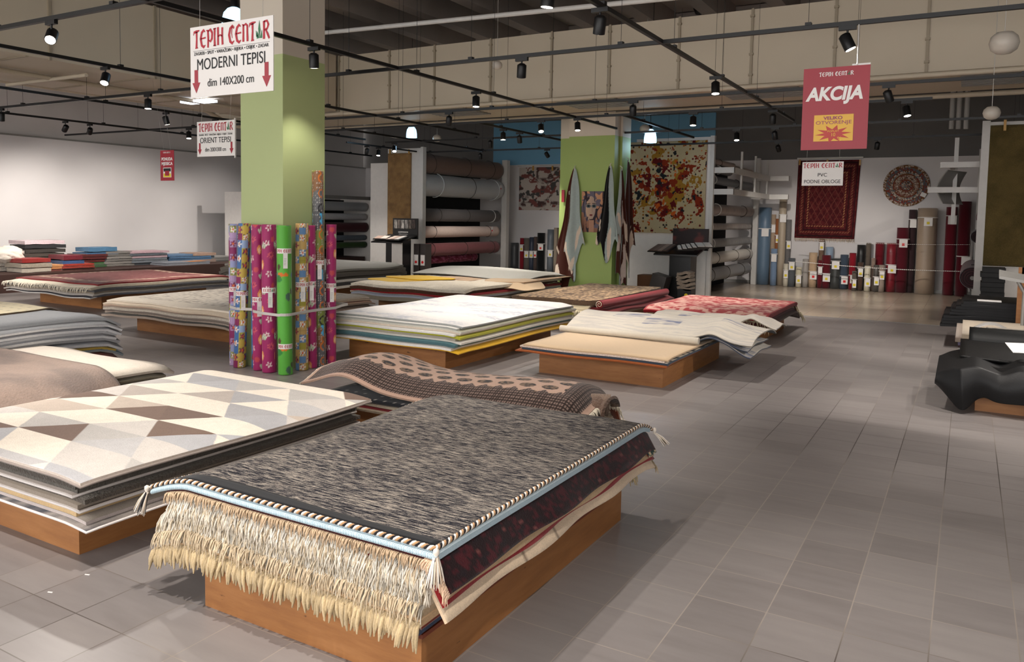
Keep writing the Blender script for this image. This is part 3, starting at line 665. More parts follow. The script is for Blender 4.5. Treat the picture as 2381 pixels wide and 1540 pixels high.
# ---- pile 3: brown shag, left
platform('display_platform', -7.3, -5.95, 2.5, 4.05, .2, 'plywood platform under the pile with the smooth brown rug at the left edge')
D3 = 'under the glossy brown rug'
P3 = Pile((-7.35, -5.9, 2.3, 4.1), .2, (-7.5, -5.72, 2.2, 4.2), D3, 'rugs in the glossy brown rug pile', k=.8, seed=3)
P3.many([(.02, '#35353c', 'charcoal', '#3b3b42'), (.02, '#d8d0c6', 'ivory', '#dad2c8'), (.018, '#6b5f4a', 'olive brown', '#c2a45c'), (.02, '#55514c', 'dark grey', '#c9c2b8'), (.02, '#7b7468', 'grey olive', '#8b8577'), (.018, '#9c9589', 'grey', '#b8b1a5'), (.018, '#888274', 'sage grey', '#97917f'), (.018, '#b2aca2', 'pale grey', '#c3bdb3')], 10)
P3.rug(.02, '#ddd2c4', 'ivory rug just beneath the glossy brown rug', edge='#d5cabb', ext=(-7.5, -5.7, 2.2, 4.28), jitter=0)
P3.rug(.035, None, 'glossy brown plush rug with rounded corners topping the pile at the left edge', colf=lambda U, V, X, Y: mixc(sst(fbm(X * 1.6, Y * 3.5, 6), .35, .65), '#5b473c', '#836c5d'), edge='#5f4a3f', ext=(-7.6, -5.42, 1.9, 3.72), jitter=0, mat=M_SHEEN, nx=60, ny=60, shape=rounded(.06))

# ---- pile 4: dotted rug with rounded corners
platform('display_platform', -9.8, -7.7, 3.0, 4.7, .25, 'plywood platform hidden under the tall pile with the dotted cream rug')
D4 = 'under the dotted cream rug'
P4 = Pile((-9.9, -7.62, 2.9, 4.72), .25, (-10.1, -7.42, 2.8, 4.92), D4, 'rugs in the tall dotted rug pile', k=.8, seed=4)
P4.many([(.02, '#7a4a42', 'rust', '#a1948c'), (.02, '#8f8a84', 'grey', '#c8c3bd'), (.022, '#3b5a6a', 'teal grey', '#8f9a9e'), (.02, '#b5a060', 'yellow edged', '#c9ae55'), (.022, '#8a8b8e', 'steel grey', '#c3c4c6'), (.024, '#9fa1a5', 'silver', '#d0d1d3'), (.03, '#77787c', 'mid grey', '#9a9b9f'), (.03, '#7d7e82', 'plush grey', '#a0a1a4'), (.024, '#8b8c90', 'blue grey', '#d5d6d8'), (.024, '#6f7075', 'slate', '#b6b7ba'), (.024, '#a5a7ab', 'pale silver', '#d9dadc'), (.024, '#5f6c86', 'blue flecked', '#b8bfcc'), (.02, '#b2b4b7', 'light grey', '#dcdddf')], 15)
P4.rug(.02, '#8f9194', 'mid grey rug just beneath the dotted cream rug', edge='#a8aaac', ext=(-10.1, -7.5, 2.8, 5.0))
dots = lambda U, V, X, Y: mixc((((X * 7 + .5 * (np.floor(Y * 7) % 2)) % 1 - .5) ** 2 + ((Y * 7) % 1 - .5) ** 2 < .018) * 1., '#c9bd9e', '#8f8a78')
P4.rug(.016, None, 'dotted cream rug with widely rounded end topping the tall left pile', colf=dots, edge='#6b5a48', ext=(-10.6, -8.1, 2.4, 5.1), jitter=0, nx=160, ny=160, shape=lambda a, b: (np.where(a > 0, a * np.sqrt(1 - .62 * b * b), a), b))

# ---- pile 5: dark red persian
platform('display_platform', -14.3, -12.5, 8.0, 10.1, .25, 'plywood platform under the wide pile with the dusty red rug at the left')
D5 = 'under the dusty red rug'
P5 = Pile((-14.4, -12.35, 7.9, 10.2), .25, (-14.7, -12.15, 7.65, 10.35), D5, 'rugs in the dusty red rug pile', k=.4, seed=5, wave=.012)
P5.many([(.02, '#3c3c42', 'dark slate', '#c6c2be'), (.022, '#4a4a50', 'charcoal', '#55555b'), (.02, '#a8a199', 'light taupe', '#b2aba3')], 8)
chk = lambda U, V, X, Y: pick((np.floor(Y * 3.3 + .4) + np.floor(X * 3.3)) % 2, ['#6e645b', '#bdb29f'])
P5.rug(.03, None, 'brown and beige checked rug, fourth from the bottom under the dusty red rug', colf=chk, edge='#8b8071', nx=60, ny=60)
P5.rug(.03, '#4b4a4b', 'dark grey shaggy rug beneath the cream ones under the dusty red rug', mat=M_SHAG)
P5.rug(.022, '#d1c6b3', 'cream rug with frayed fringe, third from the top under the dusty red rug', edge='#cfc3ae')
o, fn = P5.rug(.022, '#d8cdb9', 'cream rug lying directly under the dusty red rug', edge='#cfc3ae')
fringe_on('fringe', fn, 0, 0, 1, 0, .09, 120, '#d8cfbd', o, (0, -1, 0), wd=.006)
def persbord(base, c2, w_=.12):
    def f(U, V, X, Y):
        d = np.minimum(np.minimum(U, 1 - U) * 2.5, np.minimum(V, 1 - V) * 2.5)
        n_ = fbm(X * 20, Y * 20, 2, 3); c = mixc(sst(n_, .5, .6) * .5, base, c2)
        return np.where(((d > w_ * .5) & (d < w_))[..., None], mixc(sst(n_, .4, .5), base, '#b9a08a'), c)
    return f
P5.rug(.02, None, 'dusty red oriental rug topping the wide pile at the left', colf=persbord('#6e3230', '#87504a', .3), edge='#7a1f24', jitter=0, ext=(-14.6, -12.2, 7.75, 10.4), nx=120, ny=120)

# ---- pile 6: cream embroidered
platform('display_platform', -9.9, -7.85, 6.85, 8.9, .25, 'plywood platform left of the near green column under the pale embroidered rug')
D6 = 'under the pale embroidered rug'
P6 = Pile((-9.98, -7.78, 6.8, 8.95), .25, (-10.2, -7.6, 6.55, 9.1), D6, 'rugs in the pale embroidered rug pile', k=.42, seed=6, wave=.01)
P6.many([(.03, '#4c4a46', 'olive charcoal', '#a8978a'), (.03, '#b3a092', 'pinkish beige', '#b8a698', M_SHAG), (.02, '#8f8379', 'brown grey', '#7d7168'), (.026, '#c4b9aa', 'frayed ivory', '#c9bfb1', M_SHAG), (.022, '#a7978a', 'dusty rose', '#9a8a7d'), (.02, '#6a3a36', 'wine', '#c9ab95'), (.02, '#ccbba6', 'peach cream', '#d1bfa8')], 8)
emb = lambda U, V, X, Y: mixc(sst(fbm(X * 22, Y * 22, 8, 3), .58, .64) * (1 - (np.minimum(np.minimum(U, 1 - U), np.minimum(V, 1 - V)) < .07)), '#cfc5b6', '#9a8f83')
P6.rug(.022, None, 'pale embroidered rug topping the pile left of the near green column', colf=emb, edge='#ddd3c4', ext=(-10.2, -7.62, 6.6, 9.05), jitter=0, nx=160, ny=160)

# ---- pile 8: white abstract, behind the nearest piles
platform('display_platform', -6.15, -4.8, 6.95, 9.42, .25, 'plywood platform under the pile with the white abstract rug and yellow edge')
D8 = 'under the white abstract rug'
P8 = Pile((-6.25, -4.72, 6.9, 9.48), .25, (-6.33, -4.55, 6.78, 9.6), D8, 'rugs in the white abstract rug pile', k=.4, seed=8, wave=.006)
P8.rug(.012, '#d4a42e', 'bright yellow rug at the very bottom of the white abstract pile', edge='#d9a92c', ext=(-6.35, -4.5, 6.75, 9.6), jitter=0)
P8.many([(.022, '#d5d0c9', 'white', '#dcd8d2'), (.018, '#8e8577', 'taupe', '#8b8274'), (.03, '#4e6e72', 'teal', '#49686e'), (.02, '#c2bcb2', 'pale grey', '#d0cac0'), (.024, '#8c8478', 'grey brown', '#a39b8e')], 12)
seg = lambda U, V, X, Y: pick(np.floor(X * 1.9 + 20) % 3 + 0 * Y, ['#a9a83a', '#d4cfc6', '#b6b23c'])
P8.rug(.024, None, 'lime and white colour block rug in the middle of the white abstract pile', colf=seg, edge='#a9a83a', nx=60, ny=20)
P8.many([(.02, '#d3cfc8', 'off white', '#d9d5cf'), (.02, '#c9b9a6', 'cream and brown', '#cdbfae'), (.018, '#a6a48f', 'sage', '#c8c5b9'), (.018, '#d6d2cb', 'ivory', '#9fa09a')], 12)
ab = lambda U, V, X, Y: mixc(sst(fbm(X * 2.2, Y * 5, 12), .45, .75) * .8 * (fbm(X * 30, Y * 60, 4, 2) > .4), '#d9d5d1', '#a3a8b5')
P8.rug(.018, None, 'white rug with faint blue grey brushed pattern topping the middle pile', colf=ab, edge='#8f918f', ext=(-6.36, -4.52, 6.85, 9.5), jitter=0, nx=160, ny=200)

# ---- pile 9: rolled and folded runner with medallions
platform('display_platform', -4.05, -2.3, 4.5, 5.25, .2, 'low plywood platform right behind the nearest pile under the medallion rug')
D9 = 'under the folded medallion rug'
P9 = Pile((-4.1, -2.25, 4.45, 5.3), .2, (-4.3, -2.15, 4.38, 5.32), D9, 'rugs in the folded medallion rug pile', k=.8, seed=9, wave=.01)
P9.rug(.018, '#d6cabb', f'off white rug sticking out to the right at the bottom {D9}', edge='#c9bca9', ext=(-4.2, -2.0, 4.5, 5.35), jitter=0)
P9.many([(.018, '#b8a890', 'beige', '#c2b299'), (.016, '#5e1a1e', 'wine', '#a89a86'), (.018, '#b3a48c', 'sand', '#cbbfa9')], 8, jitter=.02)
scroll = lambda U, V, X, Y: mixc((np.abs(fbm(X * 5, Y * 5, 5, 2) - .5) < .02) * 1., '#8a8882', '#2a2a2d')
P9.rug(.024, None, f'grey scroll patterned rug with dark outlines {D9}', colf=scroll, edge='#8f8d87', ext=(-4.42, -2.45, 4.40, 5.3), jitter=0, nx=120, ny=60)
pins = lambda U, V, X, Y: mixc((((X * 12) % 1 - .5) ** 2 + ((Y * 12) % 1 - .5) ** 2 < .006) * 1., '#1d1f24', '#b9b4ab')
P9.rug(.02, None, f'black rug with tiny white dots {D9}', colf=pins, edge='#222328', ext=(-4.05, -2.3, 4.36, 5.3), jitter=0, nx=120, ny=60)
P9.rug(.035, '#7a3d1c', f'rust orange shaggy rug showing at the right {D9}', edge='#84421e', ext=(-3.2, -2.28, 4.42, 5.25), jitter=0, mat=M_SHAG)
P9z = P9.z
def med(U, V, X, Y):
    L_, W_ = 2.2, 1.0; x = U * L_; y = V * W_; bd = .2
    inn = (x > bd) & (x < L_ - bd * .9) & (y > bd + .03 * np.abs(((x * 9) % 1) - .5) * 4) & (y < W_ - bd)
    gx_, gy_ = .165, .125; r_ = np.floor(y / gy_); xx = x + (r_ % 2) * gx_ / 2
    dd = (((xx / gx_) % 1 - .5) / .36) ** 2 + (((y / gy_) % 1 - .5) / .32) ** 2
    n_ = fbm(x * 60, y * 60, 3, 2)
    field = np.where((dd < 1)[..., None], mixc(sst(n_, .45, .55), '#1d1716', '#64503f'), np.array(C('#a08473')))
    lines = (((y * 42) % 1) > .5) & (((x * 55) % 1) > .45)
    bord = np.where(lines[..., None], np.array(C('#75625a')), np.array(C('#2a1f1a')))
    edge_ = (np.minimum(np.minimum(x, L_ - x), np.minimum(y, W_ - y)) < .035)
    return np.where(edge_[..., None], np.array(C('#a38675')), np.where(inn[..., None], field, bord))
# front edge line (u) measured on the pile: lifted, wavy
def fnmed(U, V):
    x = -4.34 + U * 2.27; hump = .09 * np.exp(-((U - .17) / .12) ** 2) + .035 * np.exp(-((U - .55) / .3) ** 2)
    y = 4.36 + V * .92 + .05 * np.sin(U * 4) * 0
    zb = P9z + .045 + .02 * np.sin(U * 9) + hump * (1 - .4 * V)
    arch = .10 * np.sin(np.clip(V * 1.1, 0, 1) * PI) * (.55 + .45 * U)
    front = -.055 * (1 - sst(V, 0, .22)); backd = -.16 * sst(V, .82, 1) ** 1.3
    endR = -.10 * sst(U, .93, 1) ** 1.5
    return x + .02 * np.sin(V * 6), y, zb + arch + front + backd + endR + .05 * (U > 2)
o = sheet('rug', fnmed, 420, 190, .014, M_PILE, med, '#a08473', None, 'pink beige and black medallion rug folded over behind the nearest pile', 'rug', 'rugs in the folded medallion rug pile', back='#7a3a22')
fringe_on('fringe', fnmed, 1, 0, 1, .9, .05, 150, '#ddd2bd', o, (1, 0, 0), dz=-.004, wd=.004)
fringe_on('fringe', fnmed, 0, 0, 0, 1, .03, 120, '#d8ccb8', o, (-1, 0, 0), dz=-.004, wd=.004)
# rolled shag inside
mb = MB(); pts = [(-4.36, 4.72, P9z + .055)] + [(-4.2 + i * .2, 4.78, P9z + .06) for i in range(11)] + [(-2.02, 4.85, P9z + .04)]
mb.tube(pts, [.045] + [.055] * 11 + [.075], 20, col='#7d6a5c'); mb.build('rug', M_SHAG, None, 'brown grey shaggy rug rolled up inside the folded medallion rug', 'rug', 'rugs in the folded medallion rug pile')
def fnsh(U, V):
    a = V * PI * 1.15 - .5; r_ = .075 + .01 * np.sin(U * 20)
    return -2.3 + U * .31, 4.83 - r_ * np.cos(a) * 1.6, P9z + .01 + r_ * np.sin(a) * .95
sheet('rug', lambda U, V: fnsh(U, 1 - V)[0:3], 20, 24, .02, M_SHAG, lambda U, V, X, Y: pick(np.floor(U * 3 + V * 2) % 2, ['#6a574a', '#4b4039']), '#6a5548', None, 'patchy brown shaggy rug end hanging out at the right of the medallion rug', 'rug', 'rugs in the folded medallion rug pile')

# ---- pile 10: beige flat rug with lifted abstract rugs
platform('display_platform', -3.9, -2.53, 7.4, 9.42, .25, 'plywood platform beside the aisle under the plain beige rug')
D10 = 'under the plain beige rug'
P10 = Pile((-3.98, -2.45, 7.33, 9.45), .25, (-4.05, -2.42, 7.2, 9.5), D10, 'rugs in the plain beige rug pile', k=.4, seed=10, wave=.004)
bw = lambda U, V, X, Y: pick((hsh(np.floor(X * 14), np.floor(Y * 14), 3) > .45) * 1, ['#2b3440', '#c9bdab'])
P10.rug(.012, '#93502a', f'thin rust rug, lowest {D10}', edge='#8a4824')
P10.rug(.022, None, f'navy and cream woven rug {D10}', colf=bw, edge='#39434f', nx=80, ny=80)
P10.rug(.016, '#c9b3a3', f'pale pink beige rug {D10}', edge='#d6c3b5', mat=M_SHAG)
P10.rug(.014, '#c2a98a', 'plain beige flat woven rug topping the pile beside the aisle', edge='#bca283', ext=(-4.0, -2.42, 7.22, 9.4), jitter=0, mat=M_FLAT, nx=20, ny=20)
z10 = P10.z
def abst(sd):
    def f(U, V, X, Y):
        pv = (hsh(np.floor(U * 5), np.floor(V * 6 + sd), sd) > .72); st_ = fbm(U * 9, V * 90, sd, 3)
        return mixc(sst(st_, .45, .62) * np.where(pv, .95, .22), '#bdb5a8', '#5f6680')
    return f
PR10 = [(-4.04, 0), (-3.6, 0), (-2.9, 0), (-2.55, .04), (-2.3, .1), (-2.1, .07), (-1.95, 0)]
def fold10(x0, x1, y0, y1, zb, ht, tail, sd):
    def fn(U, V):
        x = x0 + U * (x1 - x0); y = y0 + V * (y1 - y0)
        roll = ht * np.sin(np.clip(V * 1.0, 0, 1) * PI) ** .7
        z = zb + roll * (1 - .35 * sst(U, .75, 1)) + .07 * np.exp(-((U - .80) / .07) ** 2) * (1 - V) - tail * sst(U, .86, 1.) ** 1.2 + .008 * np.sin(U * 15 + V * 9 + sd)
        return x, y, z
    return fn
o = sheet('rug', fold10(-4.03, -1.9, 8.28, 9.3, z10 + .012, .02, .10, 1), 80, 40, .012, M_FLAT, abst(3), '#3a3f4a', None, 'dark edged abstract rug, lowest of the lifted grey ones on the beige pile', 'rug', 'lifted abstract rugs')
o = sheet('rug', fold10(-4.03, -1.93, 8.3, 9.28, z10 + .03, .035, .05, 2), 80, 40, .012, M_FLAT, abst(5), '#33373f', None, 'abstract rug second lowest of the lifted grey ones, its corner hanging off', 'rug', 'lifted abstract rugs')
mb = MB(); mb.tube([(-4.08, 8.26, z10 + .04), (-3.4, 8.25, z10 + .045), (-2.7, 8.2, z10 + .05), (-2.42, 8.2, z10 + .05)], .038, 18, col='#bcb4a6'); mb.build('rug', M_FLAT, None, 'grey abstract rug rolled into a tube at the front of the lifted ones', 'rug', 'lifted abstract rugs')
o = sheet('rug', fold10(-4.02, -1.88, 8.27, 9.45, z10 + .055, .15, .02, 4), 200, 120, .012, M_FLAT, abst(7), '#8f897f', None, 'large pale abstract rug with blue strokes lifted in an arch on the beige pile', 'rug', 'lifted abstract rugs', back='#4a4b4e')
o = sheet('rug', fold10(-3.35, -1.86, 9.35, 9.95, z10 + .13, .05, .05, 6), 120, 60, .012, M_FLAT, abst(9), '#8f897f', None, 'narrow pale abstract rug behind the arched one, in front of the pink persian', 'rug', 'lifted abstract rugs')

# ---- pile 11: pink persian
platform('display_platform', -3.8, -2.42, 11.1, 12.7, .25, 'plywood platform at the far aisle end under the pink persian rug')
P11 = Pile((-3.9, -2.35, 11.0, 12.8), .25, (-4.0, -2.28, 10.8, 13.1), 'under the pink persian rug', 'rugs in the pink persian pile', k=.8, seed=11)
fr = []
for (th, c_, nm, e_) in [(.03, '#4b2b22', 'dark brown', '#4a352a'), (.035, '#4a1418', 'dark wine', '#57262a'), (.03, '#c2b296', 'cream fringed', '#bba98b'), (.03, '#7d1c22', 'red', '#7a1d22')]:
    o, fn = P11.rug(th, c_, f'{nm} rug, {ordl(P11.n, 5)} under the pink persian rug', edge=e_)
    if 'cream' in nm or 'brown' in nm:
        fringe_on('fringe', fn, 0, 0, 1, 0, .1, 110, '#d0c1a2', o, (0, -1, 0), wd=.005); fringe_on('fringe', fn, 1, .9, 1, 1, .12, 20, '#cbbd9f', o, (1, 0, 0), wd=.006)
P11.rug(.03, None, 'pink and red floral persian rug topping the farthest pile beside the aisle', colf=lambda U, V, X, Y: np.where((np.minimum(np.minimum(U, 1 - U) * 1.7, np.minimum(V, 1 - V) * 2.2) < .03)[..., None], np.array(C('#8c2026')), mixc(sst(fbm(X * 15, Y * 15, 5, 3), .42, .58), '#8f2c30', '#b98f82')), edge='#841b22', ext=(-4.0, -2.27, 10.75, 12.95), jitter=0, nx=160, ny=160)

# ---- pile 12: brown shag with red rolled rugs
platform('display_platform', -5.85, -4.75, 10.75, 13.2, .25, 'plywood platform behind the white pile under the golden brown shaggy rug')
D12 = 'under the golden brown shaggy rug'
P12 = Pile((-5.95, -4.68, 10.6, 13.3), .25, (-6.15, -4.5, 10.45, 13.5), D12, 'rugs in the golden shaggy pile', k=.8, seed=12)
o, fn = P12.rug(.04, '#b8a98f', f'beige fringed rug, lowest {D12}', edge='#a4947a'); fringe_on('fringe', fn, 0, 0, 1, 0, .08, 140, '#cdbf9f', o, (0, -1, 0), wd=.006)
P12.rug(.03, '#3a3f55', f'dark blue rug {D12}', edge='#454a60', ext=(-6.0, -4.45, 10.5, 13.5))
P12.rug(.03, '#6a2326', f'red brown patterned rug {D12}', edge='#74302f', ext=(-6.0, -4.4, 10.6, 13.4))
o, fn = P12.rug(.03, '#c3b596', f'cream long fringed rug {D12}', edge='#c9bb9c', ext=(-6.2, -4.7, 10.4, 13.4)); fringe_on('fringe', fn, 0, 0, 1, 0, .1, 160, '#cfc3a6', o, (0, -1, 0), wd=.006)
mb = MB(); mb.tube([(-4.55, 10.45, P12.z + .03), (-4.5, 11.5, P12.z + .03), (-4.5, 13.2, P12.z + .02)], .055, 18, col='#7a1f26', capmi=0)
o = mb.build('rug', M_PILE, None, 'rolled dark red rug with cream swirl end beside the golden shaggy rug', 'rug', 'rugs in the golden shaggy pile')
sw = MB(); sw.tube([Vector((-4.55 + math.cos(a) * (.008 + a * .0042), 10.443, P12.z + .03 + math.sin(a) * (.008 + a * .0042))) for a in np.linspace(0, 3.3 * PI, 40)], .006, 5, col='#d9cbb0'); sw.build('roll_end', M_FLAT, o, 'cream spiral end of the roll')
P12.rug(.075, None, 'golden brown shaggy rug topping the pile behind the white one', colf=lambda U, V, X, Y: mixc(sst(fbm(X * 30, Y * 15, 3, 3), .25, .75), '#4f3d30', '#a58a69'), edge='#6d5847', ext=(-6.12, -4.62, 10.5, 13.45), jitter=0, mat=M_SHAG, nx=180, ny=200, shape=rounded(.05))

# ---- pile 13: cream rug and yellow shapes
platform('display_platform', -8.85, -7.0, 10.75, 13.6, .25, 'plywood platform at the rear middle under the yellow and grey rugs')
D13 = 'under the yellow foam'
P13 = Pile((-8.95, -6.95, 10.65, 13.7), .25, (-9.2, -6.85, 10.4, 13.8), D13, 'rugs in the rear middle pile', k=.4, seed=13, wave=.01)
for (th, c_, nm, e_, mt) in [(.035, '#8b8172', 'grey beige', '#938a7b', None), (.03, '#8e8574', 'olive grey', '#8f8676', None), (.025, '#9297a4', 'grey blue', '#a3a8b4', None), (.025, '#c9bda9', 'cream', '#cbbfab', M_SHAG), (.03, '#8b1d22', 'bright red', '#8b1d22', None), (.05, '#4d2f1c', 'dark brown shaggy', '#4a2d1a', M_SHAG), (.045, '#d9cfbd', 'white fluffy', '#d9cfbd', M_SHAG)]:
    P13.rug(th, c_, f'{nm} rug, {ordl(P13.n, 10)} in the pile {D13}', edge=e_, mat=mt)
z13 = P13.z
wood = lambda U, V, X, Y: mixc((fbm(U * 12, V * 2, 6, 2) > .62) * .6, '#b79a7c', '#6e5640')
sheet('rug', lambda U, V: (-8.6 + U * 1.95, 12.0 + V * 1.9 - .45 * (1 - U), z13 + .012 + .01 * np.sin(U * 8)), 60, 40, .01, M_FLAT, wood, '#a78a6c', None, 'tan streaked rug between the grey rug and the yellow pieces', 'rug', 'rugs in the rear middle pile')
sheet('rug', lambda U, V: (lambda a, b: (-6.95 + a * .55, 12.2 + b * .5, z13 + .03 - .12 * sst(a, .3, 1) - .1 * sst(-b, .3, 1)))(*ellipse_shape(U * 2 - 1, V * 2 - 1)), 30, 30, .01, M_FLAT, '#b79f82', '#8f765a', None, 'round ended beige rug flap at the right of the rear middle pile', 'rug', 'rugs in the rear middle pile')
sheet('rug', lambda U, V: (-9.35 + U * 2.35 + .25 * V, 12.35 + V * 1.6, z13 + .035 + .1 * np.sin(np.clip(V, 0, 1) * PI * .8) + .02 * np.sin(U * 5) - .05 * sst(U, .9, 1)), 60, 40, .012, M_FLAT, '#a9a79f', '#6b6b66', None, 'plain light grey rug arched over the rear middle pile', 'rug', 'rugs in the rear middle pile')
ck = lambda U, V, X, Y: pick((np.floor(U * 3) + np.floor(V * 12)) % 2, ['#cfc6b4', '#7d6648'])
sheet('rug', lambda U, V: (-7.5 + U * .65, 12.4 + V * 1.4, z13 - .05 + .01 * np.sin(V * 9) - .05 * U), 30, 80, .012, M_FLAT, ck, '#7d6648', None, 'brown and cream checked rug strip at the right of the rear middle pile', 'rug', 'rugs in the rear middle pile')
def foam(cx_, cy_, rx, ry, z, lab):
    def fn(U, V):
        a, b = ellipse_shape(U * 2 - 1, V * 2 - 1); k_ = 1 + .12 * np.sin(4 * np.arctan2(b, a)); return cx_ + a * rx * k_, cy_ + b * ry * k_, z + 0 * a
    sheet('foam_rug', fn, 30, 30, .012, M_FLAT, '#d6ad2b', '#c99d20', None, lab, 'rug', 'yellow foam rugs')
foam(-8.72, 11.1, .5, .42, z13 + .018, 'yellow foam shape rug, lower of two on the rear middle pile')
foam(-8.55, 11.55, .62, .42, z13 + .035, 'yellow foam shape rug, upper of two on the rear middle pile')

# ---- pile 15: dark rear pile left of the rack
platform('display_platform', -12.9, -10.7, 11.3, 13.3, .25, 'plywood platform at the rear behind the near column under the grey rug')
P15 = Pile((-13, -10.6, 11.1, 13.4), .25, (-13.2, -10.45, 11.0, 13.6), 'under the plain grey rear rug', 'rugs in the rear dark pile', k=.9, seed=15)
P15.many([(.05, '#c9c1b5', 'ivory', '#cbc4b8'), (.05, '#3a3836', 'black', '#353332'), (.05, '#33312f', 'charcoal', '#bdb8b0'), (.06, '#4b463f', 'dark brown', '#47423b'), (.06, '#55504a', 'brown grey', '#4f4a44'), (.06, '#5b574f', 'olive grey', '#565149')], 7)
P15.rug(.04, '#8b8a84', 'plain grey rug topping the rear pile behind the near green column', edge='#6a6861', ext=(-13.2, -10.4, 11.0, 13.6), jitter=0, shape=rounded(.05))

# ---- pile 7: folded mats along the left wall
box('display_platform', -18.0, -16.2, 6.8, 19.0, .0, .36, plain('dark_bench', '#3b2620', .6), None, label='long low bench along the left wall carrying folded bath mats', cat='display platform')
mats_ = [ # u centre, half width px, top v, colours, words
    (20, 40, 582, ['#d9cfc4', '#e2dad0', '#2a3a48', '#c4bcb4'], 'fluffy cream'),
    (92, 46, 558, ['#4c443f', '#544b45', '#5b534c', '#4a423c', '#3d3935', '#2e2e30', '#d3bfc3'], 'brown grey'),
    (75, 34, 600, ['#b8ad9e', '#a09484', '#8f2a26'], 'red topped'),
    (105, 33, 615, ['#6b3b34', '#b5794a', '#c08757'], 'orange'),
    (172, 36, 612, ['#6d4a42', '#93382a', '#9c3424'], 'bright orange red'),
    (160, 24, 592, ['#2f4a6e', '#33507a', '#6b1c28'], 'navy'),
    (207, 30, 590, ['#3c5a3a', '#4a6a45', '#5f2220', '#571f1e', '#5a2422'], 'dark red and green'),
    (232, 34, 574, ['#7d7a78', '#6b7480', '#3a5f80', '#4a7494'], 'steel blue'),
    (268, 32, 584, ['#7b7670', '#85807a', '#75716c', '#8b8680', '#6f6b66', '#807b76'], 'grey'),
    (338, 43, 583, ['#6a7076', '#747a80', '#6f757b', '#b3989e', '#5f656b', '#c2a3a9'], 'pink and grey'),
    (432, 48, 590, ['#b0763a', '#40607f', '#4b6b8b', '#5b7896'], 'blue'),
    (465, 26, 587, ['#8f7a70', '#4a5560', '#a08574'], 'brown and blue'),
    (430, 50, 613, ['#8f9299', '#7d8189'], 'pale grey'),
    (455, 18, 615, ['#c9781e', '#c07018'], 'orange end'),
    (512, 38, 595, ['#5c5a58', '#7d7b78', '#6a6865', '#8b8986'], 'dark grey')]
for i, (u, hw, v, cols, nm) in enumerate(mats_):
    front = nm in ('orange', 'bright orange red', 'pale grey', 'orange end', 'red topped', 'navy')
    X = -16.55 if front else -17.2
    p = atx(u, v, X); p1 = atx(u - hw, v, X); p2 = atx(u + hw, v, X); z0 = .36; H_ = max(.08, p.z - z0); n = len(cols); th = H_ / n
    for j, c_ in enumerate(cols):
        xx0, xx1 = X - .42 + jit(.03), X + .16 + jit(.03); yy0, yy1 = p1.y + jit(.04), p2.y + jit(.04); zz = z0 + j * th
        sd = i * 10 + j
        def fn(U, V, xx0=xx0, xx1=xx1, yy0=yy0, yy1=yy1, zz=zz, th=th, sd=sd): return xx0 + U * (xx1 - xx0), yy0 + V * (yy1 - yy0), zz + th * .96 + .12 * th * (vn(U * 3, V * 4, sd) - 1)
        sheet('bath_mat', fn, 8, 10, th * .82, M_SHAG, c_, tuple(x * .9 for x in C(c_)), None, f'folded mat, {ORD[n - 1 - j]} one of the {nm} stack on the left bench', 'mat', f'folded mats, {nm} stack')
# cream fluffy heap on the first stack
p = atx(14, 590, -17.1); mb = MB()
bm = bmesh.new(); bmesh.ops.create_icosphere(bm, subdivisions=4, radius=.3)
for v_ in bm.verts:
    n_ = v_.co.normalized(); f_ = float(fbm(np.array([n_.x * 3 + 5]), np.array([n_.y * 3 + n_.z * 4 + 7]), 2)[0]); v_.co = Vector((n_.x * .26, n_.y * .34, n_.z * .17)) * (.7 + .7 * f_)
me = bpy.data.meshes.new('fluffy_rug'); bm.to_mesh(me); bm.free()
for q_ in me.polygons: q_.use_smooth = True
me.transform(Matrix.Translation(p + Vector((.05, -.05, -.02)))); o = link_mesh('fluffy_rug', me, [plain('fluffy_cream', '#dcd2c6', .95, bump=.8, sc=40)], None); tag(o, 'cream fluffy rug crumpled on the first mat stack at the left edge', 'rug')

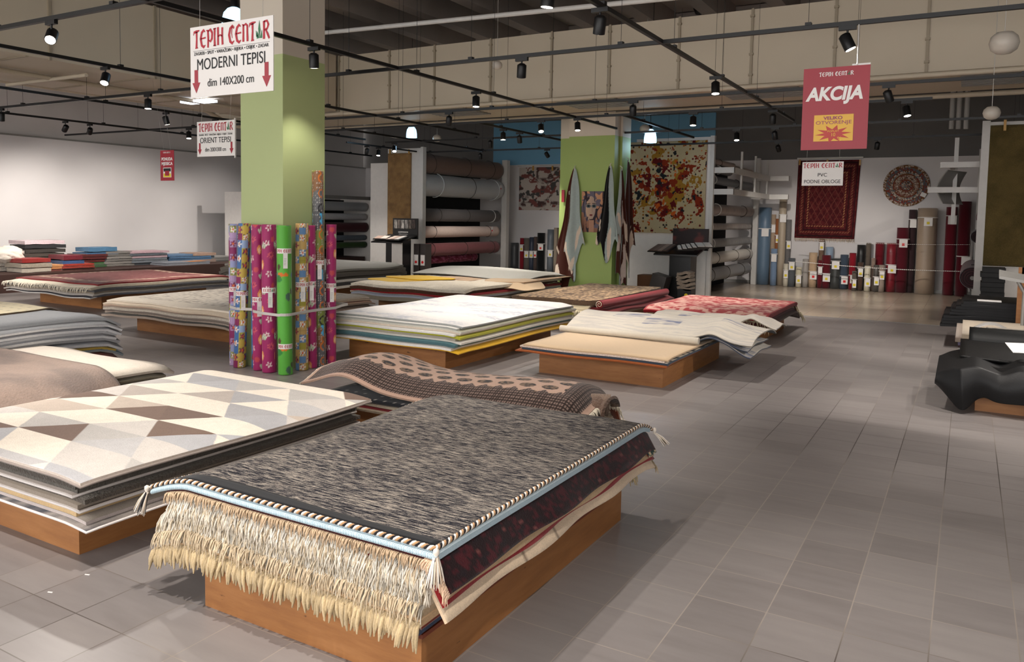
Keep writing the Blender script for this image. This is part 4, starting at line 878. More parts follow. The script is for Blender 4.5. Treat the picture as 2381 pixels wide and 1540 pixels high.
# ---------------------------------------------------------------- lettering
GL = {  # uncial logo letters: strokes (points, widths) in a unit high cell; second item is the advance
 'T': ([([(0, .74), (.05, .9), (.3, .93), (.62, .97)], [.03, .1, .12, .05]), ([(.32, .92), (.33, .5), (.3, .06)], [.15, .12, .15]), ([(.18, .03), (.46, .05)], [.05, .05])], .66),
 'E': ([([(.56, .86), (.4, .95), (.2, .82), (.09, .5), (.2, .15), (.4, .04), (.58, .14)], [.05, .12, .14, .16, .14, .12, .04]), ([(.1, .5), (.6, .54)], [.06, .07])], .68),
 'P': ([([(.0, .92), (.16, .9), (.2, .5), (.16, -.02)], [.04, .14, .14, .12]), ([(.18, .86), (.42, .93), (.6, .75), (.58, .45), (.42, .3), (.22, .38)], [.06, .12, .14, .15, .1, .05])], .72),
 'I': ([([(.14, .96), (.13, .5), (.14, .04)], [.16, .12, .16]), ([(.0, .94), (.28, .96)], [.05, .05]), ([(.0, .05), (.28, .04)], [.05, .05])], .36),
 'H': ([([(.12, 1.), (.12, .5), (.12, .04)], [.15, .13, .15]), ([(.56, .96), (.54, .5), (.58, .04)], [.14, .13, .15]), ([(.12, .5), (.34, .57), (.55, .5)], [.07, .07, .07])], .74),
 'C': ([([(.58, .82), (.42, .95), (.2, .82), (.09, .5), (.2, .15), (.4, .04), (.6, .16)], [.1, .12, .14, .16, .14, .12, .04]), ([(.4, .93), (.34, .6), (.4, .3)], [.04, .06, .03])], .68),
 'N': ([([(.02, .93), (.14, .92), (.14, .5), (.13, .04)], [.05, .13, .13, .15]), ([(.14, .86), (.38, .95), (.52, .85), (.52, .5), (.54, .04)], [.05, .09, .13, .13, .15])], .7),
 'R': ([([(.12, .96), (.13, .5), (.12, .04)], [.15, .13, .15]), ([(.13, .93), (.42, .95), (.54, .75), (.42, .55), (.16, .5)], [.08, .1, .14, .1, .06]), ([(.3, .5), (.48, .25), (.62, .04)], [.08, .13, .1])], .68),
 'A': ([], .62), ' ': ([], .4)}
def logo(mb, mp, h, s0=0., t0=0., leaf=True, text='TEPIH CENTAR', mi=0, lmi=1):
    """mp(s,t)->point on the surface; letters h high start at s0"""
    s = s0
    for ch in text:
        st, adv = GL[ch]
        for pts, wds in st:
            P = [Vector((s + x * h, t0 + y * h)) for x, y in pts]; L_, R_ = [], []
            for i, p in enumerate(P):
                d = (P[min(i + 1, len(P) - 1)] - P[max(i - 1, 0)]).normalized(); n_ = Vector((-d.y, d.x)) * wds[i] * h * .64
                L_.append(p + n_); R_.append(p - n_)
            for i in range(len(P) - 1): mb.add([mp(*L_[i]), mp(*R_[i]), mp(*R_[i + 1]), mp(*L_[i + 1])], [(0, 1, 2, 3)], mi)
        if ch == 'A' and leaf:
            for pts in ([(.05, .1), (.12, .5), (.3, .12)], [(.3, .1), (.2, .6), (.32, 1.05), (.42, .5)], [(.34, .12), (.56, .55), (.58, .1)], [(0, .2), (-.02, .55), (.2, .2)]):
                mb.add([mp(s + x * h, t0 + y * h) for x, y in pts], [tuple(range(len(pts)))], lmi)
        s += adv * h
    return s
LOGOW = sum(GL[c][1] for c in 'TEPIH CENTAR')
def text(body, loc, size, mat, parent, rotz=0., width=None, shear=0., off=0., name='lettering', align='CENTER', ext=.0008, rotx=PI / 2):
    cu = bpy.data.curves.new(name, 'FONT'); cu.body = body; cu.size = size; cu.align_x = align; cu.extrude = ext; cu.shear = shear; cu.offset = off; cu.materials.append(mat)
    o = bpy.data.objects.new(name, cu); COL.objects.link(o); o.rotation_euler = (rotx, 0, rotz)
    if width:
        bpy.context.view_layer.update(); w_ = o.dimensions.x; o.scale = (width / max(w_, 1e-4), 1, 1)
    base = Vector((0, 0, 0))
    if parent is not None:
        o.parent = parent; o.matrix_parent_inverse = Matrix.Identity(4); q = parent
        while q is not None: base += Vector(q.location); q = q.parent
    o.location = Vector(loc) - base
    bpy.context.view_layer.update(); me = bpy.data.meshes.new_from_object(o); me.name = name
    q = bpy.data.objects.new(name, me); COL.objects.link(q); q.parent = o.parent; q.location = o.location; q.rotation_euler = o.rotation_euler; q.scale = o.scale
    bpy.data.objects.remove(o); return q
def mpY(x0, y, z0):
    return lambda s, t: Vector((x0 + s, y, z0 + t))
def arrow(mb, x, y, z, w_, h, mi=0):
    mb.prism([(x - w_ * .22, y, z + h), (x + w_ * .22, y, z + h), (x + w_ * .22, y, z + h * .45), (x + w_ * .5, y, z + h * .45), (x, y, z), (x - w_ * .5, y, z + h * .45), (x - w_ * .22, y, z + h * .45)], (0, .002, 0), mi)
def shop_sign(x0, x1, z0, z1, y, l1, l2, label, cities=True, wires=4.0, scale=1.):
    W, H = x1 - x0, z1 - z0; e = empty('hanging_sign', ((x0 + x1) / 2, y, z0), label, 'sign', 'white hanging shop signs')
    MB().box(x0, x1, y, y + .006, z0, z1).build('sign_board', M_PAPER, e)
    lh = W * .92 / LOGOW; yy = y - .0025; lv = lh * 1.28; mp0 = mpY(x0 + W * .045, yy, z1 - H * .05 - lv)
    mb = MB(); logo(mb, lambda s, t: mp0(s, t * 1.28), lh); mb.build('logo_lettering', [M_LOGO, M_LEAF], e)
    MB().box(x0 + W * .04, x1 - W * .04, y - .002, y - .0005, z1 - H * .345, z1 - H * .34).build('rule_line', M_GREYINK, e)
    if cities: text('ZAGREB • SPLIT • VARAŽDIN • RIJEKA • OSIJEK • ZADAR', ((x0 + x1) / 2, yy, z1 - H * .405), H * .066, M_INK, e, width=W * .9)
    text(l1, ((x0 + x1) / 2, yy, z0 + H * .385), H * .225, M_INK, e, width=W * .82)
    text(l2, ((x0 + x1) / 2, yy, z0 + H * .14), H * .16, M_INK, e, width=W * .56)
    for xa in (x0 + W * .075, x1 - W * .075):
        mb = MB(); arrow(mb, xa, yy, z0 + H * .06, W * .1, H * .33); mb.build('arrow', M_RED, e)
    for xa in (x0 + W * .12, x1 - W * .12): MB().tube([(xa, y + .003, z1), (xa + .02, y + .02, wires)], .0015, 4).build('hanging_wire', M_WIRE, e)
    return e
shop_sign(-5.14, -4.27, 2.5, 3.02, 4.03, 'MODERNI TEPISI', 'dim 140X200 cm', 'large white shop sign with red arrows hanging in front of the near green column', wires=5.9)
shop_sign(-8.99, -8.27, 2.38, 2.84, 7.2 - .06, 'ORIENT TEPISI', 'dim 200X300 cm', 'smaller white shop sign with red arrows hanging left of the near green column', wires=3.3)
# second pane behind the small sign, seen as a bright edge
MB().box(-8.262, -8.25, 7.13, 7.15, 2.35, 2.86).build('hanging_sign', M_PAPER, None, 'thin white sign seen edge-on at the right of the small white sign', 'sign')
# flooring sign
e = empty('hanging_sign', (-1.6, 10.36, 2.09), 'grey white flooring sign hanging in front of the dark red wall rug', 'sign', 'white hanging shop signs')
x0, x1, z0, z1, y = -1.83, -1.355, 2.1, 2.39, 10.36
MB().box(x0, x1, y, y + .006, z0, z1).build('sign_board', M_PAPER, e)
mb = MB(); lh = (x1 - x0) * .95 / LOGOW; logo(mb, mpY(x0 + .012, y - .003, z1 - .075), lh); mb.build('logo_lettering', [M_LOGO, M_LEAF], e)
text('PVC', ((x0 + x1) / 2, y - .003, z0 + .11), .062, M_INK, e); text('PODNE OBLOGE', ((x0 + x1) / 2, y - .003, z0 + .03), .06, M_INK, e, width=.42)
for xa in (x0 + .05, x1 - .05): MB().tube([(xa, y, z1), (xa, y + .04, 3.3)], .0012, 4).build('hanging_wire', M_WIRE, e)
# red signs
y = 7.16; x0, x1, z0, z1 = -1.285, -.765, 2.26, 2.945
e = empty('hanging_sign', ((x0 + x1) / 2, y, z0), 'large red promotional sign with a yellow card hanging over the aisle', 'sign', 'red hanging signs')
MB().box(x0, x1, y, y + .006, z0, z1).build('sign_board', M_RED, e)
mb = MB(); lh = .27 / LOGOW; logo(mb, mpY(x0 + .125, y - .003, z1 - .075), lh); mb.build('logo_lettering', [M_WHITEINK, M_LEAF], e)
text('AKCIJA', ((x0 + x1) / 2 - .01, y - .003, z1 - .27), .15, M_WHITEINK, e, width=.45, shear=.18, off=.006)
MB().box(x0 + .1, x0 + .41, y - .004, y - .001, z0 + .07, z0 + .29).build('price_card', M_YEL if False else plain('card_yellow', '#d8a51e', .4), e)
kd = list(e.children)[-1]; MP_ = plain('card_purple', '#8e2f5a', .5)
text('VELIKO', (x0 + .25, y - .006, z0 + .25), .037, MP_, kd, width=.15, off=.001); text('OTVORENJE', (x0 + .255, y - .006, z0 + .212), .04, MP_, kd, width=.28)
mb = MB(); cx_, cz_ = x0 + .255, z0 + .13
pts = []
for k in range(20):
    a = 2 * PI * k / 20 + .1; r_ = (1 if k % 2 == 0 else .5); pts.append((cx_ + math.cos(a) * .145 * r_, y - .005, cz_ + math.sin(a) * .075 * r_))
mb.add([(cx_, y - .005, cz_)] + pts, [(0, 1 + k, 1 + (k + 1) % 20) for k in range(20)]); mb.build('starburst', plain('burst_red', '#b5342a', .5), kd)
text('POPUST', (cx_, y - .0065, cz_ + .015), .022, plain('ink_yellow', '#e2b53a', .5), kd, width=.09); text('10', (cx_, y - .0065, cz_ - .02), .04, plain('ink_yellow', '#e2b53a', .5), kd)
text('%', (cx_ + .05, y - .0065, cz_ - .06), .05, plain('ink_yellow', '#e2b53a', .5), kd)
MB().box(x1 - .14, x1 - .0, y - .002, y + .01, z1, z1 + .014).build('top_clip', M_PAPER, e)
MB().tube([(x1 - .1, y, z1), (x1 - .105, y + .02, 3.28)], .006, 5).build('hanging_strip', M_STRAP, e)
y = 8.0; x0, x1, z0, z1 = -10.93, -10.61, 2.12, 2.585
e = empty('hanging_sign', ((x0 + x1) / 2, y, z0), 'small narrow red sign hanging at the left in front of the white wall', 'sign', 'red hanging signs')
MB().box(x0, x1, y, y + .006, z0, z1).build('sign_board', M_RED, e)
mb = MB(); logo(mb, mpY(x0 + .07, y - .003, z1 - .045), .17 / LOGOW); mb.build('logo_lettering', [M_WHITEINK, M_LEAF], e)
text('PONUDA', ((x0 + x1) / 2, y - .003, z1 - .155), .065, M_WHITEINK, e, width=.26, off=.002); text('MJESECA', ((x0 + x1) / 2, y - .003, z1 - .225), .065, M_WHITEINK, e, width=.26, off=.002)
mb = MB().box(x0 + .07, x1 - .06, y - .004, y - .001, z0 + .05, z0 + .2, 0).box(x0 + .08, x1 - .07, y - .006, y - .004, z0 + .055, z0 + .11, 1).box(x0 + .08, x1 - .07, y - .006, y - .004, z0 + .14, z0 + .19, 2).box(x0 + .115, x1 - .105, y - .0075, y - .006, z0 + .075, z0 + .15, 3)
mb.build('promo_card', [M_PAPER, M_YEL, M_BLACKP, M_RED], e)
for xa in (x0 + .09, x1 - .07): MB().tube([(xa, y, z1), (xa - .25, y, 3.68)], .0012, 4).build('hanging_wire', M_WIRE, e)

# ---------------------------------------------------------------- vertical rolls around the near column
def vroll(p, h, r, mat_or_col, label, colf=None, lean=(0, 0), top='#6f5a48', cat='carpet roll', group=None, tags=(), n=26, mat=None, name='carpet_roll', flat=1.):
    """p: floor point; colf(ang01, z, ...) colours the wall; spiral top"""
    lx, ly = lean
    def fn(U, V):
        a = U * 2 * PI; rr = r * (1 + .015 * np.sin(a * 3 + V * 5)); z = .003 + V * h
        return p[0] + rr * np.cos(a) + lx * V, p[1] + rr * np.sin(a) * flat + ly * V, z
    nz = 4 if colf is None else int(h / .012); nu = n if colf is None else 64
    U, V = np.meshgrid(np.linspace(0, 1, nu + 1), np.linspace(0, 1, nz + 1), indexing='ij'); X, Y, Z = fn(U, V)
    e = empty(name, (p[0], p[1], 0), label, cat, group)
    o = sheet('roll_body', lambda U, V: fn(U, V), nu, nz, .006, mat or M_VINYL, (lambda U, V, X, Y: colf(U * 2 * PI * r, V * h)) if colf else mat_or_col, top if colf else mat_or_col, e)
    mb = MB(); q = Vector((p[0] + lx, p[1] + ly, h))
    mb.tube([q + Vector((math.cos(a) * r * (.25 + .7 * a / (7 * PI)), math.sin(a) * r * (.25 + .7 * a / (7 * PI)) * flat, -.006)) for a in np.linspace(0, 7 * PI, 60)], r * .07, 4, col=top); 
    mb.tube([q + Vector((0, 0, -.05)), q + Vector((0, 0, -.045))], r * .94, 20, col='#1c1815'); mb.build('roll_end', M_FLAT, e)
    return e, fn
def logo_band(e, p, r, z, a0, a1, h=.055, tag_=None, lean=(0, 0), H=1.5):
    """paper band with the shop logo and a paper price slip"""
    rr = r + .003; lx, ly = lean[0] * z / H, lean[1] * z / H
    mp = lambda s, t, k=0.: Vector((p[0] + lx + (rr + k) * math.cos(a0 + s / rr), p[1] + ly + (rr + k) * math.sin(a0 + s / rr), z + t))
    mb = MB(); nn = 14
    for i in range(nn):
        s0_, s1_ = (a1 - a0) * rr * i / nn, (a1 - a0) * rr * (i + 1) / nn; mb.add([mp(s0_, 0), mp(s1_, 0), mp(s1_, h), mp(s0_, h)], [(0, 1, 2, 3)])
    b = mb.build('paper_band', M_PAPER, e); mb = MB(); hh = h * .62; s_ = -.2 * hh
    txt = random.choice(['PIH CENTAR', 'CENTAR', 'TEPIH CE']); wmax = (a1 - a0) * rr
    k_ = 0; out = ''
    for ch in txt:
        if k_ + GL[ch][1] * hh > wmax * .96: break
        k_ += GL[ch][1] * hh; out += ch
    logo(mb, lambda s, t: mp(s, t, .0012), hh, (wmax - k_) / 2, h * .2, text=out); mb.build('logo_lettering', [M_LOGO, M_LEAF], b)
    if tag_:
        ta, tl = tag_; c_ = p[0] + lx + (rr + .004) * math.cos(ta), p[1] + ly + (rr + .004) * math.sin(ta); tx, ty = -math.sin(ta), math.cos(ta)
        mb = MB(); w_ = .022
        mb.add([Vector((c_[0] + tx * w_ * s, c_[1] + ty * w_ * s, z + zz)) for s, zz in ((-1, .01), (1, .01), (1, -tl), (-1, -tl))], [(0, 1, 2, 3)], 0)
        for q in range(5): mb.add([Vector((c_[0] + tx * w_ * s + .0015 * math.cos(ta), c_[1] + ty * w_ * s + .0015 * math.sin(ta), z - tl * (.35 + q * .1) + zz)) for s, zz in ((-.7, 0), (.5 - .1 * q, 0), (.5 - .1 * q, .003), (-.7, .003))], [(0, 1, 2, 3)], 1)
        mb.build('price_slip', [M_PAPER, M_GREYINK], e)
def flower(S_, T_, cs, ct, r, np_, c_in, c_out, base, rot=0):
    dx, dy = S_ - cs, T_ - ct; d = np.sqrt(dx * dx + dy * dy); a = np.arctan2(dy, dx) + rot; rad = r * (.72 + .28 * np.cos(a * np_))
    base = np.where((d < rad)[..., None], np.array(C(c_out)), base); return np.where((d < r * .34)[..., None], np.array(C(c_in)), base)
def magenta(sd):
    def f(S_, T_):
        base = mixc(fbm(S_ * 9, T_ * 9, sd, 2) * .5, '#9c1f5e', '#7f1650'); s = S_ + sd * .013
        cell = .21; ph = .31
        for (os, ot, kind) in [(.03, .05, 0), (.12, .14, 1), (.05, .24, 2), (.14, .33, 3), (.08, .40, 4), (.01, .36, 0)]:
            ss = (s - os) % .17; tt = (T_ - ot + sd * .05) % .47; ss = np.minimum(ss, 1) - .085; tt = tt - .235
            if kind == 0: base = flower(ss, tt, 0, 0, .033, 5, '#9a2a4c', '#d8c1c0', base, .5)
            if kind == 1: base = np.where((((ss / .022) ** 2 + ((tt) / .05) ** 2) < 1)[..., None], np.array(C('#d58a4c')), base); base = np.where((((ss / .01) ** 2 + ((tt + .01) / .03) ** 2) < 1)[..., None], np.array(C('#e0bf9a')), base)
            if kind == 2: base = flower(ss, tt, 0, 0, .04, 9, '#8f1c50', '#c4505f', base)
            if kind == 3:
                for (q, w_) in ((-.02, .4), (.02, -.4), (0, 0)):
                    u_ = ss - q - w_ * 0; v_ = tt - .02 * (q == 0); rr_ = u_ * math.cos(w_) + v_ * math.sin(w_); tt_ = -u_ * math.sin(w_) + v_ * math.cos(w_)
                    base = np.where((((rr_ / .011) ** 2 + (tt_ / .027) ** 2) < 1)[..., None], np.array(C('#a9b89c')), base)
            if kind == 4: base = np.where(((ss ** 2 + tt ** 2) < .03 ** 2)[..., None], np.array(C('#b8414a')), base)
        return base
    return f
def patch(sd, pal):
    def f(S_, T_):
        cw = .075; i, j = np.floor(S_ / cw + sd * .37), np.floor(T_ / cw); a, b = (S_ / cw + sd * .37 - i - .5) * cw, (T_ / cw - j - .5) * cw
        r_ = hsh(i, j % 6, sd); base = pick(np.floor(r_ * len(pal)), pal)
        grid = (((a * 120) % 1 < .12) | ((b * 120) % 1 < .12)) & (r_ > .5); base = np.where(grid[..., None], base * .8, base)
        fl = (i * 3 + j * 5 + sd) % 2 < 1; d = np.sqrt(a * a + b * b); an = np.arctan2(b, a); rad = .034 * (.7 + .3 * np.cos(5 * an))
        pc = np.where((hsh(i, j % 6, 9) > .5)[..., None], np.array(C('#ddd6cf')), np.array(C('#7b1f4f')))
        base = np.where((fl & (d < rad * 1.12))[..., None], np.array(C('#4a1730')), base); base = np.where((fl & (d < rad))[..., None], pc, base)
        return np.where((fl & (d < .011))[..., None], np.array(C('#c9622c')), base)
    return f
PAT1 = ['#8a8fb5', '#8a8f3e', '#7d1c55', '#8f9440', '#a588ae', '#7d1c55']; PAT2 = ['#8fa5c5', '#3c6396', '#b59b44', '#7c1a50', '#4a6ea0', '#a8a03e']; PAT3 = ['#c09a5c', '#5b7fa8', '#b08f3e', '#c9a768', '#9a8f34', '#b8975a']
def blobs(S_, T_, base, lst, per=(.25, .42)):
    for (os, ot, rx, ry, c_) in lst:
        a = ((S_ - os + per[0] / 2) % per[0]) - per[0] / 2; b = ((T_ - ot + per[1] / 2) % per[1]) - per[1] / 2
        base = np.where(((a / rx) ** 2 + (b / ry) ** 2 < 1 + .5 * (vn(S_ * 60, T_ * 60, 2) - .5))[..., None], np.array(C(c_)), base)
    return base
def greenp(S_, T_): return blobs(S_, T_, mixc(fbm(S_ * 5, T_ * 5, 3, 2), '#4d9a33', '#57a63a'), [(.02, .1, .022, .03, '#3d4a2c'), (.12, .27, .05, .02, '#cf6a1c'), (.08, .23, .055, .04, '#2c7a34'), (.05, .27, .03, .025, '#3d6a8a'), (.17, .27, .03, .018, '#cf6a1c'), (.2, .05, .03, .04, '#3d5a4a'), (.1, .35, .02, .03, '#4a3a22')], (.24, .75))
def bluep(S_, T_): return blobs(S_, T_, mixc(fbm(S_ * 7, T_ * 7, 3, 2), '#1f4a80', '#3c77ad'), [(.02, .12, .04, .05, '#8a2c22'), (.1, .3, .05, .05, '#5a93b8'), (.16, .2, .03, .04, '#c29b5a'), (.2, .38, .05, .03, '#79a7b5')], (.22, .55))
def tallp(S_, T_):
    band = np.floor((T_ + 0.02 * np.sin(S_ * 30)) / .21) % 4; base = pick(band, ['#5a5a5c', '#7a5638', '#75803a', '#4b4b4e'])
    dotm = (((S_ * 45) % 1 - .5) ** 2 + ((T_ * 45) % 1 - .5) ** 2 < .05) & (hsh(np.floor(S_ * 45), np.floor(T_ * 45), 4) > .45); base = np.where(dotm[..., None], np.array(C('#a9a7a0')), base)
    a = ((S_ + .02) % .16) - .08; b = (T_ % .6)
    for (c0, r_, cc) in ((.22, .05, '#c56a24'), (.30, .035, '#c56a24'), (.5, .055, '#17181b'), (.06, .05, '#c56a24')):
        d = np.sqrt(a * a + (b - c0) ** 2); base = np.where(((d < r_) & (d > r_ * .72))[..., None], np.array(C(cc)), base)
    base = np.where(((np.abs(a) < .025 + .01 * np.sin(b * 90)) & (np.abs(b - .39) < .06))[..., None], np.array(C('#4aa3cf')), base)
    return base
yF, xS = 5.84, -6.05; HR = 1.53
def uX(u, y=yF): return aty(u, 800, y).x
def uY(u, x=xS): return atx(u, 800, x).y
GR = 'kids carpet rolls strapped around the near column'
ROLLS = [ # position, radius, height, colour, lean, label, band z, slip
    ((uX(543), yF + .02), .058, 1.52, patch(1, PAT1), (0, 0), 'leftmost narrow patchwork flower roll strapped to the near column', .80, 1),
    ((uX(562), yF - .03), .064, 1.53, patch(4, PAT2), (.09, 0), 'leaning blue and yellow patchwork roll, second from the left at the near column', .77, 1),
    ((uX(588), yF + .04), .045, 1.5, bluep, (.0, 0), 'narrow dark blue picture roll between patchwork and magenta rolls', 1.12, 1),
    ((uX(606), yF - .02), .062, 1.52, magenta(1), (-.02, 0), 'darker magenta flower roll right of the narrow blue roll', .72, 1),
    ((uX(633), yF - .04), .073, 1.525, magenta(4), (.0, 0), 'widest magenta flower roll left of the green roll', .83, 1),
    ((uX(669), yF - .03), .073, 1.52, greenp, (-.02, 0), 'bright green roll with small fish pictures at the column corner', 1.24, 1),
    ((xS + .02, uY(699)), .066, 1.54, patch(7, PAT3), (0, 0), 'yellow patchwork flower roll right of the green roll', .88, 1),
    ((xS + .02, uY(722)), .056, 1.52, magenta(7), (0, -.03), 'magenta flower roll between the yellow patchwork and the tall roll', .88, 1),
    ((xS + .02, uY(741)), .06, 2.1, tallp, (0, -.04), 'tallest roll, grey brown and olive, leaning on the near column', 1.1, 1),
    ((xS + .03, uY(765)), .055, 1.53, magenta(2), (0, 0), 'rightmost magenta flower roll strapped to the near column', .84, 1)]
centers = []
for (p, r, h, cf, ln, lab, bz, sl) in ROLLS:
    e, fn = vroll(p, h, r, None, lab, colf=cf, lean=ln, group=GR, top='#6a4a3a', mat=M_PRINT)
    va = math.atan2(-p[1], -p[0])   # facing the camera
    logo_band(e, p, r, bz, va - 1.15, va + 1.15, .052, (va + .15, .15), ln, h); centers.append((p[0] + ln[0] * .45, p[1] + ln[1] * .45, r))
    if cf is greenp: logo_band(e, p, r, .27, va - 1.15, va + 1.15, .052, None, ln, h)
# clear strap around all rolls
pts = []
for (x, y, r) in centers:
    nx_ = -1 if x < -6.5 else (1 if x > -6.09 else 0); pts.append((x, y, r))
strap = [(pts[0][0] - pts[0][2] - .006, 6.6, .645), (pts[0][0] - pts[0][2] - .008, pts[0][1], .645)] + [(x, y - r - .008, .64 - .02 * i / 4) for i, (x, y, r) in enumerate(pts[:6])]
strap += [(pts[5][0] + (pts[5][2] + .01) * math.sin(a), pts[5][1] - (pts[5][2] + .01) * math.cos(a), .62) for a in (.3, .6, .9, 1.2, 1.5)] + [(x + r + .01, y, .625) for (x, y, r) in pts[6:]] + [(pts[-1][0] + pts[-1][2], 6.62, .64), (-6.0, 6.75, .64), (-6.85, 6.75, .64), (pts[0][0] - pts[0][2] - .006, 6.6, .645)]
mb = MB()
for a, b in zip(strap[:-1], strap[1:]):
    a, b = Vector(a), Vector(b); d = (b - a).normalized(); n_ = d.cross(Vector((0, 0, 1))).normalized() * .002
    up = Vector((0, 0, .014)); vs = [a - up - n_, b - up - n_, b + up - n_, a + up - n_, a - up + n_, b - up + n_, b + up + n_, a + up + n_]
    mb.add(vs, [(0, 1, 2, 3), (7, 6, 5, 4), (0, 4, 5, 1), (3, 2, 6, 7)])
mb.build('strap', M_STRAP, None, 'translucent plastic strap holding the kids rolls around the near column', 'strap')

# ---------------------------------------------------------------- racks with horizontal rolls
def hroll(x, z, y0, y1, r, col, label, group, straps=(), core='#2a2624', tagc=None, sag=.0, mat=None, z1=None, r1=None, colf=None):
    z1 = z if z1 is None else z1; r1 = r1 or r
    e = empty('carpet_roll', (x, (y0 + y1) / 2, (z + z1) / 2 - r), label, 'carpet roll', group)
    def fn(U, V):
        a = U * 2 * PI; rr = (r + (r1 - r) * V) * (1 + .02 * np.sin(a * 2 + V * 3) + .01 * np.sin(V * 20))
        return x - rr * np.cos(a), y0 + V * (y1 - y0), z + (z1 - z) * V + rr * np.sin(a) * .97 - sag * np.sin(V * PI)
    sheet('roll_body', fn, 32, 40, .01, mat or M_VINYL, colf or col, core, e)
    mb = MB().tube([(x, y0 + .02, z), (x, y0 + .03, z)], r * .95, 24, col=core); mb.tube([(x, y0 - .06, z), (x, y0 + .05, z)], r * .18, 12, col='#9a9894')
    mb.tube([(x + math.cos(a) * r * (.3 + .62 * a / (6 * PI)), y0 + .012, z + math.sin(a) * r * (.3 + .62 * a / (6 * PI))) for a in np.linspace(0, 6 * PI, 70)], r * .03, 4, col=tuple(.5 * v for v in C(col)) if not colf else '#4a4038')
    mb.build('roll_end', M_FLAT, e)
    for i, q in enumerate(straps):
        yy, c_ = q if isinstance(q, tuple) else (q, '#39332f'); f = (yy - y0) / (y1 - y0); rr = (r + (r1 - r) * f) * 1.03; zz = z + (z1 - z) * f - sag * math.sin(f * PI); sl = random.uniform(-.03, .03)
        MB().tube([(x + rr * math.cos(a), yy + sl * math.sin(a), zz + rr * math.sin(a)) for a in np.linspace(-1.7, 1.7, 24)], .012 if c_ != '#39332f' else .007, 6, col=c_).build('tie_band', M_FLAT, e)
    if tagc:
        yy = tagc[0]; mb = MB(); f = (yy - y0) / (y1 - y0); rr = (r + (r1 - r) * f) + .015; zz = z + (z1 - z) * f
        mb.box(x + rr * .93, x + rr * .93 + .004, yy - .05, yy + .05, zz - .02, zz + .14, 0); mb.box(x + rr * .93 + .004, x + rr * .93 + .008, yy - .03, yy + .03, zz + .0, zz + .05, 1)
        mb.build('price_slip', [M_PAPER, M_TAGRED if tagc[1] == 'r' else M_YEL], e)
    return e
# left rack
RX, RY0, RY1, RT = -12.3, 16.72, 20.9, 3.4
ra = empty('carpet_rack', (RX - .8, (RY0 + RY1) / 2, 0), 'grey white carpet rack left with big horizontal rolls', 'rack', 'carpet racks')
pl = aty(903, 350, RY0).x
MB().box(pl, RX - .03, RY0 - .02, RY0 + .02, 0, RT + .0).build('end_panel', M_WHITEMET, ra)
MB().box(RX - .03, RX + .05, RY0 - .1, RY0 + .04, 0, RT + .02).build('upright', M_WHITEMET, ra)
MB().box(RX - .1, RX + .08, RY1 - .05, RY1 + .12, 0, RT - .02).build('upright', M_WHITEMET, ra)
MB().box(pl, pl + .05, RY1, RY1 + .1, 0, RT - .05).build('upright', M_WHITEMET, ra)
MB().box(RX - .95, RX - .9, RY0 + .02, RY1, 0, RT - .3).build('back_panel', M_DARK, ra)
for z in (.75, 1.3, 1.8, 2.4, 2.95): MB().box(RX - .9, RX - .02, RY0 + .02, RY0 + .07, z - .25, z - .22).build('roll_arm', M_GREYMET, ra)
GA = 'rolls in the left rack'
def zl(v): return aty(985, v, RY0).z
def zr(v): return aty(1160, v, RY1 - .1).z
A = [(353, 402, 378, 415, '#6b564c', 'brown carpet roll at the top of the left rack', 'p', [17.3, 19.0, 20.3], None, '#4a3d36'),
     (400, 456, 418, 468, '#a9acae', 'silver grey carpet roll in plastic, second from top in the left rack', 'v', [(17.6, '#c9ccce'), 19.2, (20.5, '#c9ccce')], (20.6, 'r'), '#17181a'),
     (483, 516, 489, 517, '#565150', 'charcoal carpet roll, third from top in the left rack', 'p', [17.7, 19.1, (20.5, '#d9d6d2')], None, '#1f2022'),
     (526, 555, 526, 551, '#cfb9ad', 'pinkish cream carpet roll, fourth from top in the left rack', 'p', [17.5, 20.3], (20.35, 'r'), '#3a2c22'),
     (567, 600, 562, 588, '#7a4648', 'old rose carpet roll, fifth from top in the left rack', 'p', [17.4, 19.0, 20.5], None, '#52282a')]
for (a, b, c_, d, col, lab, mt, stp, tg, core) in A:
    z0_, z1_ = (zl(a) + zl(b)) / 2, (zr(c_) + zr(d)) / 2; r0_, r1_ = (zl(a) - zl(b)) / 2, (zr(c_) - zr(d)) / 2
    hroll(RX - .28, z0_, RY0 + .06, RY1 - .1, r0_, col, lab, GA, stp, core, tg, z1=(z0_ + z1_) / 2 * 1.0, r1=r0_ * .98, mat=M_VINYL if mt == 'v' else M_PILE)
hroll(RX - .45, zl(608), RY0 + .1, RY1 - 1.0, .13, '#6a1632', 'patterned crimson carpet roll at the bottom of the left rack', GA, [18.4, 19.6], '#3a1020', None, mat=M_PILE, colf=lambda U, V, X, Y: mixc((fbm(U * 30, V * 90, 3, 2) > .62) * 1., '#6a1632', '#9c4a6a'))
